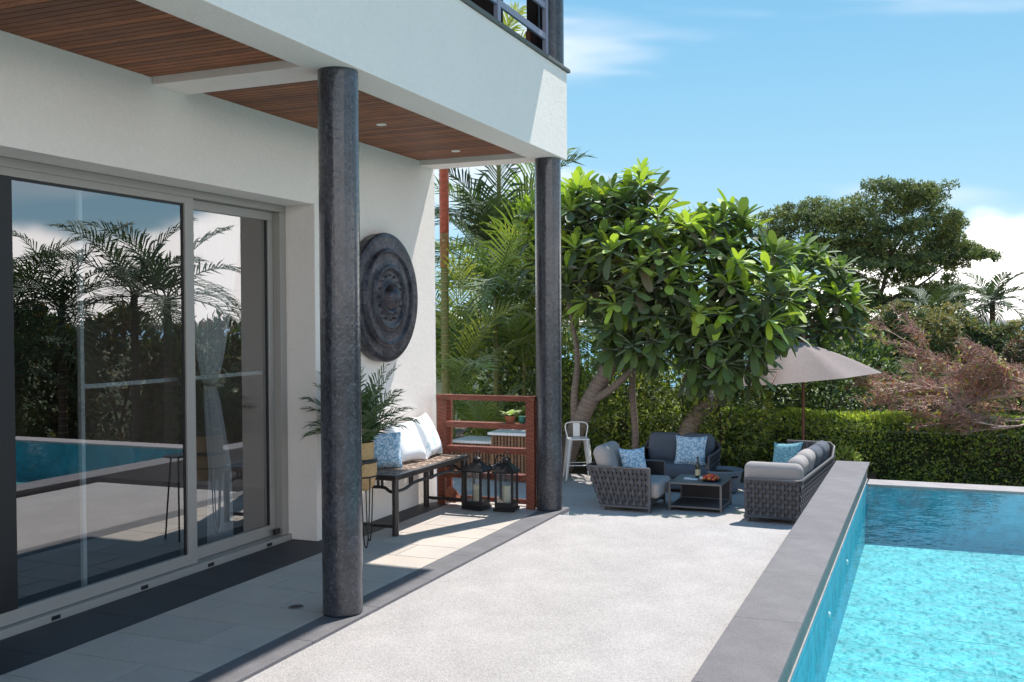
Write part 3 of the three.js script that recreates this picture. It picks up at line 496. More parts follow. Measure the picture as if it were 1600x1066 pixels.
{
  // potted palm in a straw basket on a hairpin stand
  const t = thing('potted_palm', 'green potted palm in a straw basket on thin hairpin legs behind the near column', 'potted plant', [-6.54, 0, -10.85]);
  part('basket', lathe([[0, 0.69], [0.15, 0.69], [0.2, 0.74], [0.235, 0.9], [0.235, 1.02], [0.215, 1.05], [0.2, 1.08], [0.205, 1.28], [0.195, 1.28], [0.19, 1.1], [0, 1.1]], 36), M.straw, t);
  part('soil', lathe([[0, 1.22], [0.19, 1.21]], 24), M.soil, t);
  part('stand_ring', new THREE.TorusGeometry(0.235, 0.01, 8, 40).rotateX(Math.PI / 2).translate(0, 0.86, 0), M.blackMetal, t);
  part('band', lathe([[0.2, 1.03], [0.245, 1.03], [0.245, 1.07], [0.205, 1.075]], 36), M.blackMetal, t);
  for (let k = 0; k < 3; k++) { const a = k * 2.094 + 0.62, c = Math.cos(a), s = Math.sin(a), P = (r, y, o) => V(c * r - s * o, y, s * r + c * o); part('leg', tube([P(0.235, 0.86, -0.06), P(0.23, 0.03, -0.015), P(0.23, 0.008, 0), P(0.23, 0.03, 0.015), P(0.235, 0.86, 0.06)], [0.008, 0.008], 6, 24), M.blackMetal, t); }
  reseed(42);
  for (let k = 0; k < 26; k++) {
    const out = k / 26, len = mix(1.0, 0.62, out) * rr(0.88, 1.12), a = k * 2.4 + rr(-0.3, 0.3);
    const f = part('frond', frondGeo(len, 24, 0.29, mix(1.46, 0.8, out), mix(0.6, 1.35, out), 0.28, 0.028, 0.008, 300 + k), L.potPalm[k % 2], t);
    reseed(4200 + k); f.position.set(Math.cos(a) * 0.05, 1.2, -Math.sin(a) * 0.05); f.rotation.y = a;
  }
}
{
  const t = thing('wire_table', 'small round black wire table seen reflected in the sliding door', 'table', [-6.35, 0, -10.3]);
  part('top', lathe([[0, 1.06], [0.17, 1.06], [0.19, 1.07], [0.19, 1.085], [0, 1.085]], 32), M.blackMetal, t);
  for (let k = 0; k < 3; k++) { const a = k * 2.094 + 0.2, c = Math.cos(a), s = Math.sin(a); part('leg', tube([V(c * 0.1, 1.06, s * 0.1), V(c * 0.15, 0.5, s * 0.15), V(c * 0.19, 0.004, s * 0.19)], [0.011, 0.011], 6, 10), M.blackMetal, t); }
}
{
  // open shelf rack of red hardwood
  const t = thing('shelf_rack', 'reddish hardwood open shelf rack standing at the end of the terrace', 'shelf', [-6.13, 0, -13.92]);
  const A = M.redWood, x0 = -0.79, x1 = 0.79, zf = 0.13, zb = -0.15;
  for (const x of [x0, x1 - 0.13]) { part('post', bx(x, x + 0.13, 0, 1.58, zf - 0.06, zf, 0.006), A, t); part('post', bx(x, x + 0.13, 0, 1.58, zb, zb + 0.06, 0.006), A, t); }
  part('top_rail', bx(x0 - 0.01, x1 + 0.01, 1.582, 1.66, zf - 0.075, zf + 0.008, 0.006), A, t);
  for (const x of [x0 + 0.015, x1 - 0.115]) part('side_rail', bx(x, x + 0.1, 1.585, 1.65, zb + 0.002, zf - 0.077, 0.004), A, t);
  for (const y of [1.25, 0.88, 0.49]) { part('shelf_rail', bx(x0 + 0.132, x1 - 0.132, y - 0.085, y, zf - 0.05, zf - 0.01, 0.004), A, t); part('shelf', bx(x0 + 0.12, x1 - 0.12, y - 0.03, y - 0.004, zb + 0.062, zf - 0.052, 0.003), A, t); }
  part('foot_rail', bx(x0 + 0.132, x1 - 0.132, 0.03, 0.1, zb + 0.01, zb + 0.05, 0.004), A, t);
}
{
  // lanterns
  const t = thing('lantern', 'black metal candle lantern with glass sides, right one beside the round column', 'lantern', [-5.7, 0, -13.6], 'candle lanterns at the foot of the shelf rack', 0.1);
  const B = M.blackMetal, h = 0.14;
  part('base', merge([bx(-h - 0.02, h + 0.02, 0.012, 0.05, -h - 0.02, h + 0.02, 0.006), bx(-h, h, 0.05, 0.13, -h, h, 0.004)]), B, t);
  for (const x of [-1, 1]) for (const z of [-1, 1]) part('post', bx(x * h - 0.016 * (x + 1), x * h + 0.016 * (1 - x), 0.13, 0.56, z * h - 0.016 * (z + 1), z * h + 0.016 * (1 - z), 0.003), B, t);
  part('eave', bx(-h - 0.03, h + 0.03, 0.56, 0.585, -h - 0.03, h + 0.03, 0.004), B, t);
  const cone = new THREE.CylinderGeometry(0.055, 0.235, 0.13, 4, 1).rotateY(Math.PI / 4).toNonIndexed(); cone.computeVertexNormals();
  part('roof', cone.translate(0, 0.65, 0), B, t);
  part('vent', lathe([[0.055, 0.7], [0.06, 0.74], [0.075, 0.745], [0.04, 0.775], [0, 0.782]], 16), B, t);
  part('handle', new THREE.TorusGeometry(0.045, 0.006, 6, 24).translate(0, 0.81, 0), B, t);
  for (const k of [0, 1, 2, 3]) { const g = part('glass_pane', new THREE.PlaneGeometry(0.235, 0.42), M.lanternGlass, t); g.position.set(Math.sin(k * Math.PI / 2) * (h - 0.012), 0.345, Math.cos(k * Math.PI / 2) * (h - 0.012)); g.rotation.y = k * Math.PI / 2; }
  part('candle', lathe([[0, 0.13], [0.06, 0.13], [0.06, 0.36], [0.05, 0.37], [0, 0.35]], 24), M.cream, t);
  const c = t.clone(); c.name = numbered('lantern'); scene.add(c); c.position.set(-6.15, 0, -13.56); c.rotation.y = -0.08;
  c.userData = { ...t.userData, label: 'black metal candle lantern with glass sides, left one beside the bench leg' };
}
{
  const t = thing('plant_pot', 'small red potted plant with green leaves on the top shelf of the rack', 'potted plant', [-5.78, 1.247, -13.95]);
  part('pot', lathe([[0, 0], [0.055, 0], [0.075, 0.09], [0.085, 0.09], [0.085, 0.105], [0.07, 0.105], [0.065, 0.085], [0, 0.085]], 24), M.terracotta, t);
  reseed(61); for (let k = 0; k < 16; k++) { const l = part('leaf', leafGeo(rr(0.12, 0.2), 0.09, 4, 0.2, 0.4), L.frangi[1 + k % 2], t); l.position.set(0, 0.09, 0); l.quaternion.copy(aim(V(Math.cos(k * 2.4), rr(0.5, 1.4), Math.sin(k * 2.4)))); }
  const c = thing('teal_cup', 'small teal glazed cup on the shelf rack beside the red pot', 'cup', [-5.58, 1.247, -13.95]);
  part('body', lathe([[0, 0], [0.04, 0], [0.055, 0.04], [0.058, 0.1], [0.05, 0.1], [0.046, 0.04], [0, 0.012]], 24), M.tealPot, c); part('rim', new THREE.TorusGeometry(0.054, 0.005, 6, 24).rotateX(Math.PI / 2).translate(0, 0.1, 0), M.tealPot, c);
  const b = thing('terracotta_bowl', 'tipped terracotta bowl on the floor under the shelf rack', 'bowl', [-6.72, 0.09, -13.74]);
  const g = part('body', lathe([[0, 0], [0.06, 0], [0.12, 0.06], [0.14, 0.13], [0.125, 0.13], [0.105, 0.065], [0, 0.015]], 28), M.terracotta, b); g.rotation.z = -0.9;
  const k = thing('kettle', 'black iron kettle standing between the two lanterns on the shelf', 'kettle', [-5.93, 0.486, -13.93]);
  part('body', lathe([[0, 0], [0.08, 0], [0.125, 0.05], [0.12, 0.11], [0.06, 0.155], [0, 0.16]], 28), M.blackMetal, k); part('lid_knob', new THREE.SphereGeometry(0.02, 10, 8).translate(0, 0.175, 0), M.blackMetal, k);
  part('spout', tube([V(-0.1, 0.07, 0), V(-0.16, 0.1, 0), V(-0.19, 0.15, 0)], [0.03, 0.018, 0.014], 8, 8), M.blackMetal, k); part('handle', tube([V(-0.09, 0.14, 0), V(-0.06, 0.25, 0), V(0.06, 0.25, 0), V(0.09, 0.14, 0)], [0.009, 0.009], 6, 14), M.blackMetal, k);
}
for (const o of scene.children) if (o !== camera && o !== sun && o !== sun.target) { o.position.multiplyScalar(UNIT); o.scale.multiplyScalar(UNIT); }

// ================================================================ THE LOWER GARDEN
{
  // terrain: level round the villa, falling away behind the hedge towards the sea
  const g = new THREE.PlaneGeometry(900, 700, 90, 70); g.rotateX(-Math.PI / 2); g.translate(0, 0, -250);
  const p = g.attributes.position; for (let i = 0; i < p.count; i++) { const x = p.getX(i), z = p.getZ(i); p.setY(i, -1.85 - 42 * smooth(-30, -240, z) * (0.8 + 0.4 * fbm3(x * 0.01, 0, z * 0.01, 3, 4)) - 0.4 * fbm3(x * 0.05, 2, z * 0.05, 3, 8) + 9 * smooth(-9, -40, x) * smooth(-22, -60, z) + 3.1 * smooth(8, 16, x) * smooth(-14, -24, z)); }
  g.computeVertexNormals(); struct('ground', mUV(g), M.terrain);
  const s = new THREE.CircleGeometry(9000, 64); s.rotateX(-Math.PI / 2); struct('sea', s, M.sea, [0, -44, 0]);
}
level = DROP;
struct('lower_deck', bx(-12, -1.0, -0.4, -0.03, -17.55, -8.3), M.deck);
struct('planting_bed', merge([bx(-24, -0.9, -0.9, -0.06, -26, -17.56), bx(-24, -12.01, -0.9, -0.06, -17.55, -9)]), M.soil);
// slatted bar counters seen through the rack
function counter(label, x0, x1, z0, z1, h) {
  const t = thing('bar_counter', label, 'bar counter', [(x0 + x1) / 2, -0.03, (z0 + z1) / 2], 'slatted counters behind the shelf rack'), w = (x1 - x0) / 2, d = (z1 - z0) / 2;
  part('body', bx(-w + 0.05, w - 0.05, 0.04, h - 0.05, -d + 0.05, d - 0.05), M.groove, t); part('counter_top', bx(-w - 0.03, w + 0.03, h - 0.05, h, -d - 0.03, d + 0.03, 0.008), M.whiteStone, t);
  let k = 0; for (let x = -w + 0.02; x < w - 0.02; x += 0.062) part('slat', bx(x, x + 0.045, 0.03, h - 0.055, d - 0.048, d - 0.02, 0.003), M.slat[(k++ * 7 % 3) % 2], t);
  for (let z = -d + 0.03; z < d - 0.05; z += 0.062) part('slat', bx(w - 0.048, w - 0.02, 0.03, h - 0.055, z, z + 0.045, 0.003), M.slat[(k++ * 7 % 3) % 2], t);
}
counter('low bar counter of upright wooden slats with white top, left of two behind the rack', -7.95, -7.2, -17.2, -16.5, 0.66);
counter('tall bar counter of upright wooden slats with pale top, right of two behind the rack', -7.1, -6.35, -17.2, -16.2, 0.86);

// ================================================================ LOUNGE
// woven straps between four corners (bottom left, bottom right, top left, top right), bulging towards side n
function weave(bl, br, tl, tr, cols, rows, n, parent) {
  const P = (u, v) => bl.clone().lerp(br, u).lerp(tl.clone().lerp(tr, u), v), A = [], B = [], th = 0.008;
  const strip = (list, pts, across, w) => { const pos = []; for (let i = 0; i + 1 < pts.length; i++) { const a = pts[i].clone().addScaledVector(across, -w / 2), b = pts[i].clone().addScaledVector(across, w / 2), c = pts[i + 1].clone().addScaledVector(across, -w / 2), d = pts[i + 1].clone().addScaledVector(across, w / 2); for (const q of [a, b, c, c, b, d]) pos.push(q.x, q.y, q.z); } list.push(tri(pos)); };
  const W = bl.distanceTo(br), H = bl.distanceTo(tl), ux = br.clone().sub(bl).normalize(), uy = tl.clone().sub(bl).normalize();
  for (let c = 0; c < cols; c++) { const u = (c + 0.5) / cols, pts = []; for (let i = 0; i <= rows * 4; i++) { const v = i / (rows * 4); pts.push(P(u, v).addScaledVector(n, th * 1.9 * Math.sin((v * rows + c) * Math.PI))); } strip(c % 2 ? A : B, pts, ux, W / cols * 0.82); }
  for (let r = 0; r < rows; r++) { const v = (r + 0.5) / rows, pts = []; for (let i = 0; i <= cols * 2; i++) { const u = i / (cols * 2); pts.push(P(u, v).addScaledVector(n, -th * Math.sin((u * cols + 0.5) * Math.PI) * (r % 2 ? 1 : -1) * 0.9)); } strip(A, pts, uy, H / rows * 0.6); }
  const a = part('woven_straps', merge(A), M.strap[0], parent); a.userData.kind = 'stuff'; const b = part('woven_straps', merge(B), M.strap[1], parent); b.userData.kind = 'stuff';
  part('strap_backing', tri([bl, br, tl, tl, br, tr].flatMap((q) => { const p = q.clone().addScaledVector(n, -0.03); return [p.x, p.y, p.z]; })), M.black, parent);  // black sheet just behind the straps, seen through the gaps
}
for (const m of [M.strap[0], M.strap[1], M.black]) m.side = THREE.DoubleSide;
{
  // armchair on the left, seen from its side, facing right
  const t = thing('armchair', 'dark woven strap armchair with light grey back cushion, nearest the round column', 'armchair', [-4.1, -0.03, -14.72]);
  const xb = -0.38, xf = 0.36, tb = -0.6, tf = 0.36, zn = 0.44, zf = -0.44, y0 = 0.07, y1 = 0.64;
  weave(V(xb, y0, zn), V(xf, y0, zn), V(tb, y1, zn), V(tf, y1, zn), 15, 7, V(0, 0, 1), t);
  weave(V(xf, y0, zf), V(xb, y0, zf), V(tf, y1, zf), V(tb, y1, zf), 15, 7, V(0, 0, -1), t);
  weave(V(xb, y0, zf), V(xb, y0, zn), V(tb, y1, zf), V(tb, y1, zn), 15, 7, V(-1, 0, 0), t);
  part('top_rail', tube([V(tf, y1, zn), V(tb + 0.06, y1, zn), V(tb, y1, zn - 0.06), V(tb, y1, zf + 0.06), V(tb + 0.06, y1, zf), V(tf, y1, zf)], [0.018, 0.018], 8), M.frameGrey, t);
  part('base_rail', tube([V(xf, y0, zn), V(xb, y0, zn), V(xb, y0, zf), V(xf, y0, zf)], [0.018, 0.018], 8), M.frameGrey, t);
  for (const z of [zn, zf]) part('front_post', bar([xf, 0.0, z], [tf, y1, z], 0.018), M.frameGrey, t);
  for (const z of [zn - 0.06, zf + 0.06]) part('foot', bar([xb + 0.06, 0, z], [xb + 0.06, y0, z], 0.02), M.frameGrey, t);
  part('seat_base', bx(xb + 0.02, xf, 0.1, 0.2, zf + 0.03, zn - 0.03, 0.01), M.frameGrey, t);
  part('seat_cushion', pad(0.84, 0.24, 0.8, 0.07).translate(0.07, 0.32, 0), M.greyFabric, t);
  const c = part('back_cushion', pad(0.24, 0.56, 0.78, 0.11), M.greyFabric, t); c.position.set(-0.36, 0.66, 0); c.rotation.z = 0.32;
  const p = thing('pillow', 'light blue patterned pillow standing in the left armchair', 'pillow', [-4.12, 0.62, -14.8]); const q = part('cover', cushion(0.46, 0.46, 0.17, 0.9, 12, 8), M.bluePrint, p); q.rotation.order = 'YXZ'; q.rotation.set(-0.3, Math.PI / 2 - 0.75, 0);
}
{
  // wide lounge chair at the back, facing the camera
  const t = thing('lounge_chair', 'wide dark blue grey lounge chair under the tree behind the coffee table', 'armchair', [-3.86, -0.03, -16.55]);
  const x0 = -0.6, x1 = 0.6, zb = -0.36, zf = 0.4, y1 = 0.68;
  weave(V(x0, 0.07, zb), V(x0, 0.07, zf), V(x0 - 0.04, 0.6, zb - 0.1), V(x0, 0.6, zf), 12, 7, V(-1, 0, 0), t);
  weave(V(x1, 0.07, zf), V(x1, 0.07, zb), V(x1, 0.6, zf), V(x1 + 0.04, 0.7, zb - 0.1), 12, 7, V(1, 0, 0), t);
  weave(V(x1, 0.07, zb), V(x0, 0.07, zb), V(x1 + 0.04, 0.75, zb - 0.1), V(x0 - 0.04, 0.75, zb - 0.1), 18, 8, V(0, 0, -1), t);
  part('top_rail', tube([V(x0, 0.6, zf), V(x0 - 0.03, 0.66, zb), V(x0 + 0.05, 0.75, zb - 0.1), V(x1 - 0.05, 0.75, zb - 0.1), V(x1 + 0.03, 0.66, zb), V(x1, 0.6, zf)], [0.018, 0.018], 8, 30), M.frameGrey, t);
  for (const x of [x0, x1]) { part('front_post', bar([x, 0, zf], [x, 0.6, zf], 0.018), M.frameGrey, t); part('foot', bar([x, 0, zb], [x, 0.07, zb], 0.02), M.frameGrey, t); }
  part('seat_skirt', bx(x0 + 0.02, x1 - 0.02, 0.05, 0.24, zb + 0.02, zf + 0.02, 0.04), M.slateFabric, t);
  part('seat_cushion', pad(1.14, 0.22, 0.82, 0.08).translate(0, 0.34, 0.06), M.slateFabric, t);
  for (const x of [-0.28, 0.28]) { const c = part('back_cushion', pad(0.56, 0.5, 0.24, 0.11), M.slateFabric, t); c.position.set(x, 0.64, zb + 0.06); c.rotation.x = -0.25; }
  const p = thing('pillow', 'large blue speckled pillow with fringe on the wide lounge chair', 'pillow', [-3.6, 0.63, -16.38]); const q = part('cover', cushion(0.52, 0.5, 0.18, 0.6, 12, 9), M.bluePrint, p); q.rotation.x = -0.32;
}
{
  const t = thing('tub_planter', 'round grey tub with two handle slots beside the coffee table', 'tub', [-3.12, -0.03, -16.45]);
  part('tub', lathe([[0, 0], [0.22, 0], [0.27, 0.04], [0.34, 0.34], [0.36, 0.36], [0.35, 0.38], [0.325, 0.36], [0.29, 0.3], [0, 0.28]], 36), std({ color: C(0.22, 0.25, 0.29), roughness: 0.6 }), t);
  for (const a of [0.9, 4.0]) part('handle_slot', bx(-0.06, 0.06, 0.27, 0.3, -0.012, 0.012, 0.006), M.black, t, [Math.sin(a) * 0.327, 0, Math.cos(a) * 0.327]).rotation.y = a;
  part('fill', lathe([[0, 0.36], [0.2, 0.34], [0.3, 0.3]], 24), M.soil, t);
}
{
  const t = thing('coffee_table', 'low square dark coffee table with slim metal legs and lower shelf', 'coffee table', [-3.15, -0.03, -15.0]), w = 0.39, d = 0.4, F = std({ color: C(0.15, 0.14, 0.135), roughness: 0.45 });
  part('top', bx(-w, w, 0.39, 0.42, -d, d, 0.01), F, t);
  for (const x of [-1, 1]) for (const z of [-1, 1]) part('leg', bx(x * (w - 0.015) - 0.015, x * (w - 0.015) + 0.015, 0, 0.39, z * (d - 0.015) - 0.015, z * (d - 0.015) + 0.015, 0.003), F, t);
  for (const z of [-1, 1]) part('lower_rail', bx(-w + 0.03, w - 0.03, 0.05, 0.075, z * (d - 0.015) - 0.012, z * (d - 0.015) + 0.012, 0.003), F, t);
  for (const x of [-1, 1]) part('lower_rail', bx(x * (w - 0.015) - 0.012, x * (w - 0.015) + 0.012, 0.05, 0.075, -d + 0.03, d - 0.03, 0.003), F, t);
  part('lower_shelf', bx(-w + 0.03, w - 0.03, 0.055, 0.07, -d + 0.03, d - 0.03), M.strap[0], t); part('back_panel', bx(-w + 0.03, w - 0.03, 0.08, 0.385, -d + 0.01, -d + 0.02), M.strap[0], t);
  const Y = 0.39;
  const b = thing('wine_bottle', 'dark wine bottle with cream label standing on the coffee table', 'bottle', [-3.2, Y, -15.05]);
  part('body', lathe([[0, 0.003], [0.03, 0], [0.038, 0.006], [0.038, 0.19], [0.034, 0.215], [0.018, 0.245], [0.0145, 0.26], [0.0145, 0.315], [0.017, 0.317], [0.017, 0.328], [0, 0.33]], 28), M.bottle, b);
  part('label', lathe([[0.0387, 0.05], [0.0387, 0.14]], 28), M.label, b);
  const gl = thing('wine_glass', 'stemmed wine glass nearest the bottle on the coffee table', 'wine glass', [-3.07, Y, -15.06], 'wine glasses on the coffee table');
  part('bowl', lathe([[0.006, 0.1], [0.028, 0.118], [0.036, 0.15], [0.034, 0.19], [0.029, 0.225]], 28), M.clearGlass, gl); part('stem', lathe([[0.034, 0.001], [0.03, 0.004], [0.006, 0.009], [0.0045, 0.05], [0.006, 0.1]], 20), M.clearGlass, gl);
  const g2 = gl.clone(); g2.name = numbered('wine_glass'); g2.position.set(-2.99, Y, -15.08); g2.userData = { ...gl.userData, label: 'stemmed wine glass farther from the bottle, behind the fruit plate' }; scene.add(g2);
  const pl = thing('fruit_plate', 'dark plate heaped with red and orange fruit on the coffee table', 'fruit plate', [-2.97, Y, -14.88]);
  part('plate', lathe([[0, 0.004], [0.1, 0.004], [0.15, 0.022], [0.15, 0.028], [0.1, 0.012], [0, 0.012]], 32), M.blackMetal, pl);
  reseed(15); for (let k = 0; k < 26; k++) { const a = k * 2.4, r = 0.115 * Math.sqrt(k / 26), f = part('fruit', new THREE.SphereGeometry(rr(0.022, 0.032), 10, 8), M.fruit[k % 3], pl); f.position.set(Math.cos(a) * r, 0.035 + 0.055 * (1 - k / 26), Math.sin(a) * r); f.scale.y = 0.85; }
  const nk = thing('folded_napkin', 'white folded napkin lying on the coffee table beside the bottle', 'napkin', [-3.28, Y, -14.95]); part('cloth', bx(-0.1, 0.1, 0.001, 0.008, -0.06, 0.06, 0.003), M.paper, nk); part('fold', bx(-0.1, 0.0, 0.009, 0.02, -0.05, 0.06, 0.004), M.paper, nk);
  const bo = thing('small_bowl', 'small white bowl between the bottle and the fruit plate', 'bowl', [-3.1, Y, -14.9]); part('body', lathe([[0, 0], [0.025, 0], [0.045, 0.03], [0.05, 0.05], [0.046, 0.05], [0.04, 0.032], [0, 0.008]], 24), M.whitePaint, bo); part('foot', new THREE.TorusGeometry(0.022, 0.004, 6, 20).rotateX(Math.PI / 2).translate(0, 0.004, 0), M.whitePaint, bo);
}
{
  // sofa along the pool wall, back towards the pool
  const t = thing('sofa', 'long dark woven strap sofa with pale grey cushions along the pool wall', 'sofa', [-1.62, -0.03, -14.1], null, -0.066);
  const Ls = 3.0, dp = -0.74, y0 = 0.08, y1 = 0.6;       // local: back at x = 0, front at x = dp, near arm z = 0, far arm z = -Ls
  weave(V(dp, y0, 0), V(0, y0, 0), V(dp - 0.01, y1, 0.02), V(0.01, y1, 0.02), 15, 8, V(0, 0, 1), t);
  weave(V(0, y0, 0), V(0, y0, -Ls), V(0.02, y1, 0.02), V(0.02, y1, -Ls), 48, 8, V(1, 0, 0), t);
  weave(V(0, y0, -Ls), V(dp, y0, -Ls), V(0, 0.78, -Ls - 0.04), V(dp, 0.78, -Ls - 0.04), 15, 9, V(0, 0, -1), t);
  weave(V(dp, y0, -Ls + 0.03), V(0, y0, -Ls + 0.03), V(dp, 0.78, -Ls), V(0, 0.78, -Ls), 15, 9, V(0, 0, 1), t);
  part('top_rail', tube([V(dp, y1, 0.02), V(-0.06, y1, 0.02), V(0.02, y1, -0.04), V(0.02, y1, -Ls + 0.3), V(0.01, 0.74, -Ls + 0.05), V(-0.06, 0.79, -Ls - 0.02), V(dp, 0.79, -Ls - 0.02)], [0.022, 0.022], 8), M.frameGrey, t);
  part('base_rail', tube([V(dp, y0, 0), V(0, y0, 0), V(0, y0, -Ls), V(dp, y0, -Ls), V(dp, y0, 0)], [0.02, 0.02], 8), M.frameGrey, t);
  for (const x of [dp + 0.05, -0.05]) for (const z of [-0.06, -Ls / 2, -Ls + 0.06]) part('foot', bar([x, 0, z], [x, y0, z], 0.02), M.frameGrey, t);
  part('seat_base', bx(dp, -0.03, 0.12, 0.24, -Ls + 0.05, -0.05, 0.01), M.frameGrey, t);
  for (let k = 0; k < 3; k++) part('seat_cushion', pad(0.7, 0.2, 0.93, 0.07).translate(-0.4, 0.34, -0.52 - k * 0.96), M.greyFabric, t);
  const a = part('arm_cushion', pad(0.8, 0.4, 0.2, 0.1), M.greyFabric, t); a.position.set(-0.37, 0.62, -0.13);
  [-0.55, -1.12].forEach((z, k) => { const c = part('back_cushion', pad(0.24, 0.5, 0.56, 0.12), M.greyFabric, t); c.position.set(-0.15, 0.62 + 0.02 * k, z); c.rotation.z = -0.22; });
  [-1.75, -2.4].forEach((z) => { const c = part('back_cushion', pad(0.24, 0.5, 0.6, 0.12), M.slateFabric, t); c.position.set(-0.15, 0.62, z); c.rotation.z = -0.22; });  // pale cushions too, given the dark fabric colour for the shade on them
  const p = thing('pillow', 'teal patterned pillow on the sofa beside the pale back cushions', 'pillow', [-2.0, 0.66, -15.75]); const q = part('cover', cushion(0.5, 0.5, 0.18, 0.7, 12, 12), M.tealPrint, p); q.rotation.order = 'YXZ'; q.rotation.set(-0.35, -0.5, 0.1);
}
{
  // bar stool
  const t = thing('bar_stool', 'white metal bar stool with low back under the frangipani trunk', 'bar stool', [-5.75, -0.03, -17.0]), W = M.whiteMetal;
  part('seat', bx(-0.19, 0.19, 0.70, 0.725, -0.19, 0.19, 0.03), W, t);
  for (const x of [-1, 1]) for (const z of [-1, 1]) { const l = new THREE.CylinderGeometry(0.045, 0.022, 0.72, 4, 1); part('leg', tube([V(x * 0.15, 0.7, z * 0.15), V(x * 0.23, 0, z * 0.23)], [0.042, 0.018], 4), W, t); l.dispose(); }
  for (const s of [-1, 1]) { part('foot_rail', bar([s * 0.2, 0.26, -0.2], [s * 0.2, 0.26, 0.2], 0.009, 6), W, t); part('foot_rail', bar([-0.2, 0.26, s * 0.2], [0.2, 0.26, s * 0.2], 0.009, 6), W, t); }
  part('back_panel', bx(-0.06, 0.06, 0.73, 0.97, -0.2, -0.188, 0.004), W, t);
  part('back_rail', tube([V(-0.17, 0.72, -0.15), V(-0.19, 0.95, -0.19), V(0, 0.985, -0.21), V(0.19, 0.95, -0.19), V(0.17, 0.72, -0.15)], [0.012, 0.012], 6, 24), W, t);
  t.rotation.y = 0.45;
}
{
  // parasol
  const t = thing('parasol', 'faded taupe canvas parasol on a thin wooden pole behind the sofa', 'parasol', [-2.1, -0.03, -18.9]);
  part('pole', bar([0, 0, 0], [0, 2.5, 0], 0.026, 10), M.poleWood, t);
  part('base', lathe([[0, 0], [0.26, 0], [0.27, 0.05], [0.05, 0.09], [0.04, 0.3], [0, 0.3]], 28), M.blackMetal, t);
  const N = 8, R = 1.42, pos = [], top = V(0, 2.42, 0), rim = (k, u, v) => { const a0 = (k + 0.18) / N * Math.PI * 2, a1 = (k + 1.18) / N * Math.PI * 2, A = V(Math.cos(a0) * R, 1.73, Math.sin(a0) * R), B = V(Math.cos(a1) * R, 1.73, Math.sin(a1) * R), e = A.lerp(B, u); const sc = 1 - 0.06 * Math.sin(Math.PI * u); e.x *= sc; e.z *= sc; e.y += 0.05 * Math.sin(Math.PI * u); const p = top.clone().lerp(e, v); p.y += 0.05 * Math.sin(Math.PI * v) - 0.055 * Math.sin(Math.PI * u) * v; return p; };
  for (let k = 0; k < N; k++) for (let i = 0; i < 6; i++) for (let j = 0; j < 6; j++) { const a = rim(k, i / 6, j / 6), b = rim(k, (i + 1) / 6, j / 6), c = rim(k, i / 6, (j + 1) / 6), d = rim(k, (i + 1) / 6, (j + 1) / 6); for (const q of [a, b, c, c, b, d]) pos.push(q.x, q.y, q.z); }
  const g = mergeVertices(new THREE.BufferGeometry().setAttribute('position', new THREE.Float32BufferAttribute(pos, 3)), 1e-4); g.computeVertexNormals(); const can = part('canopy', mUVKeep(g), M.canvas, t); can.rotation.z = 0.1; can.position.x = 0.12;
  for (let k = 0; k < N; k++) { const e = rim(k, 0, 0.98); e.y -= 0.015; part('rib', bar([0, 2.36, 0], e.toArray(), 0.011, 5), M.poleWood, t).rotation.z = 0.1; }
  part('finial', lathe([[0.03, 2.44], [0.035, 2.47], [0.02, 2.51], [0, 2.53]], 14), M.poleWood, t);
}
function mUVKeep(g) { const q = g.toNonIndexed(), p = q.attributes.position, uv = new Float32Array(p.count * 2); for (let i = 0; i < p.count; i++) { uv[2 * i] = p.getX(i); uv[2 * i + 1] = p.getZ(i); } q.setAttribute('uv', new THREE.BufferAttribute(uv, 2)); return q; }

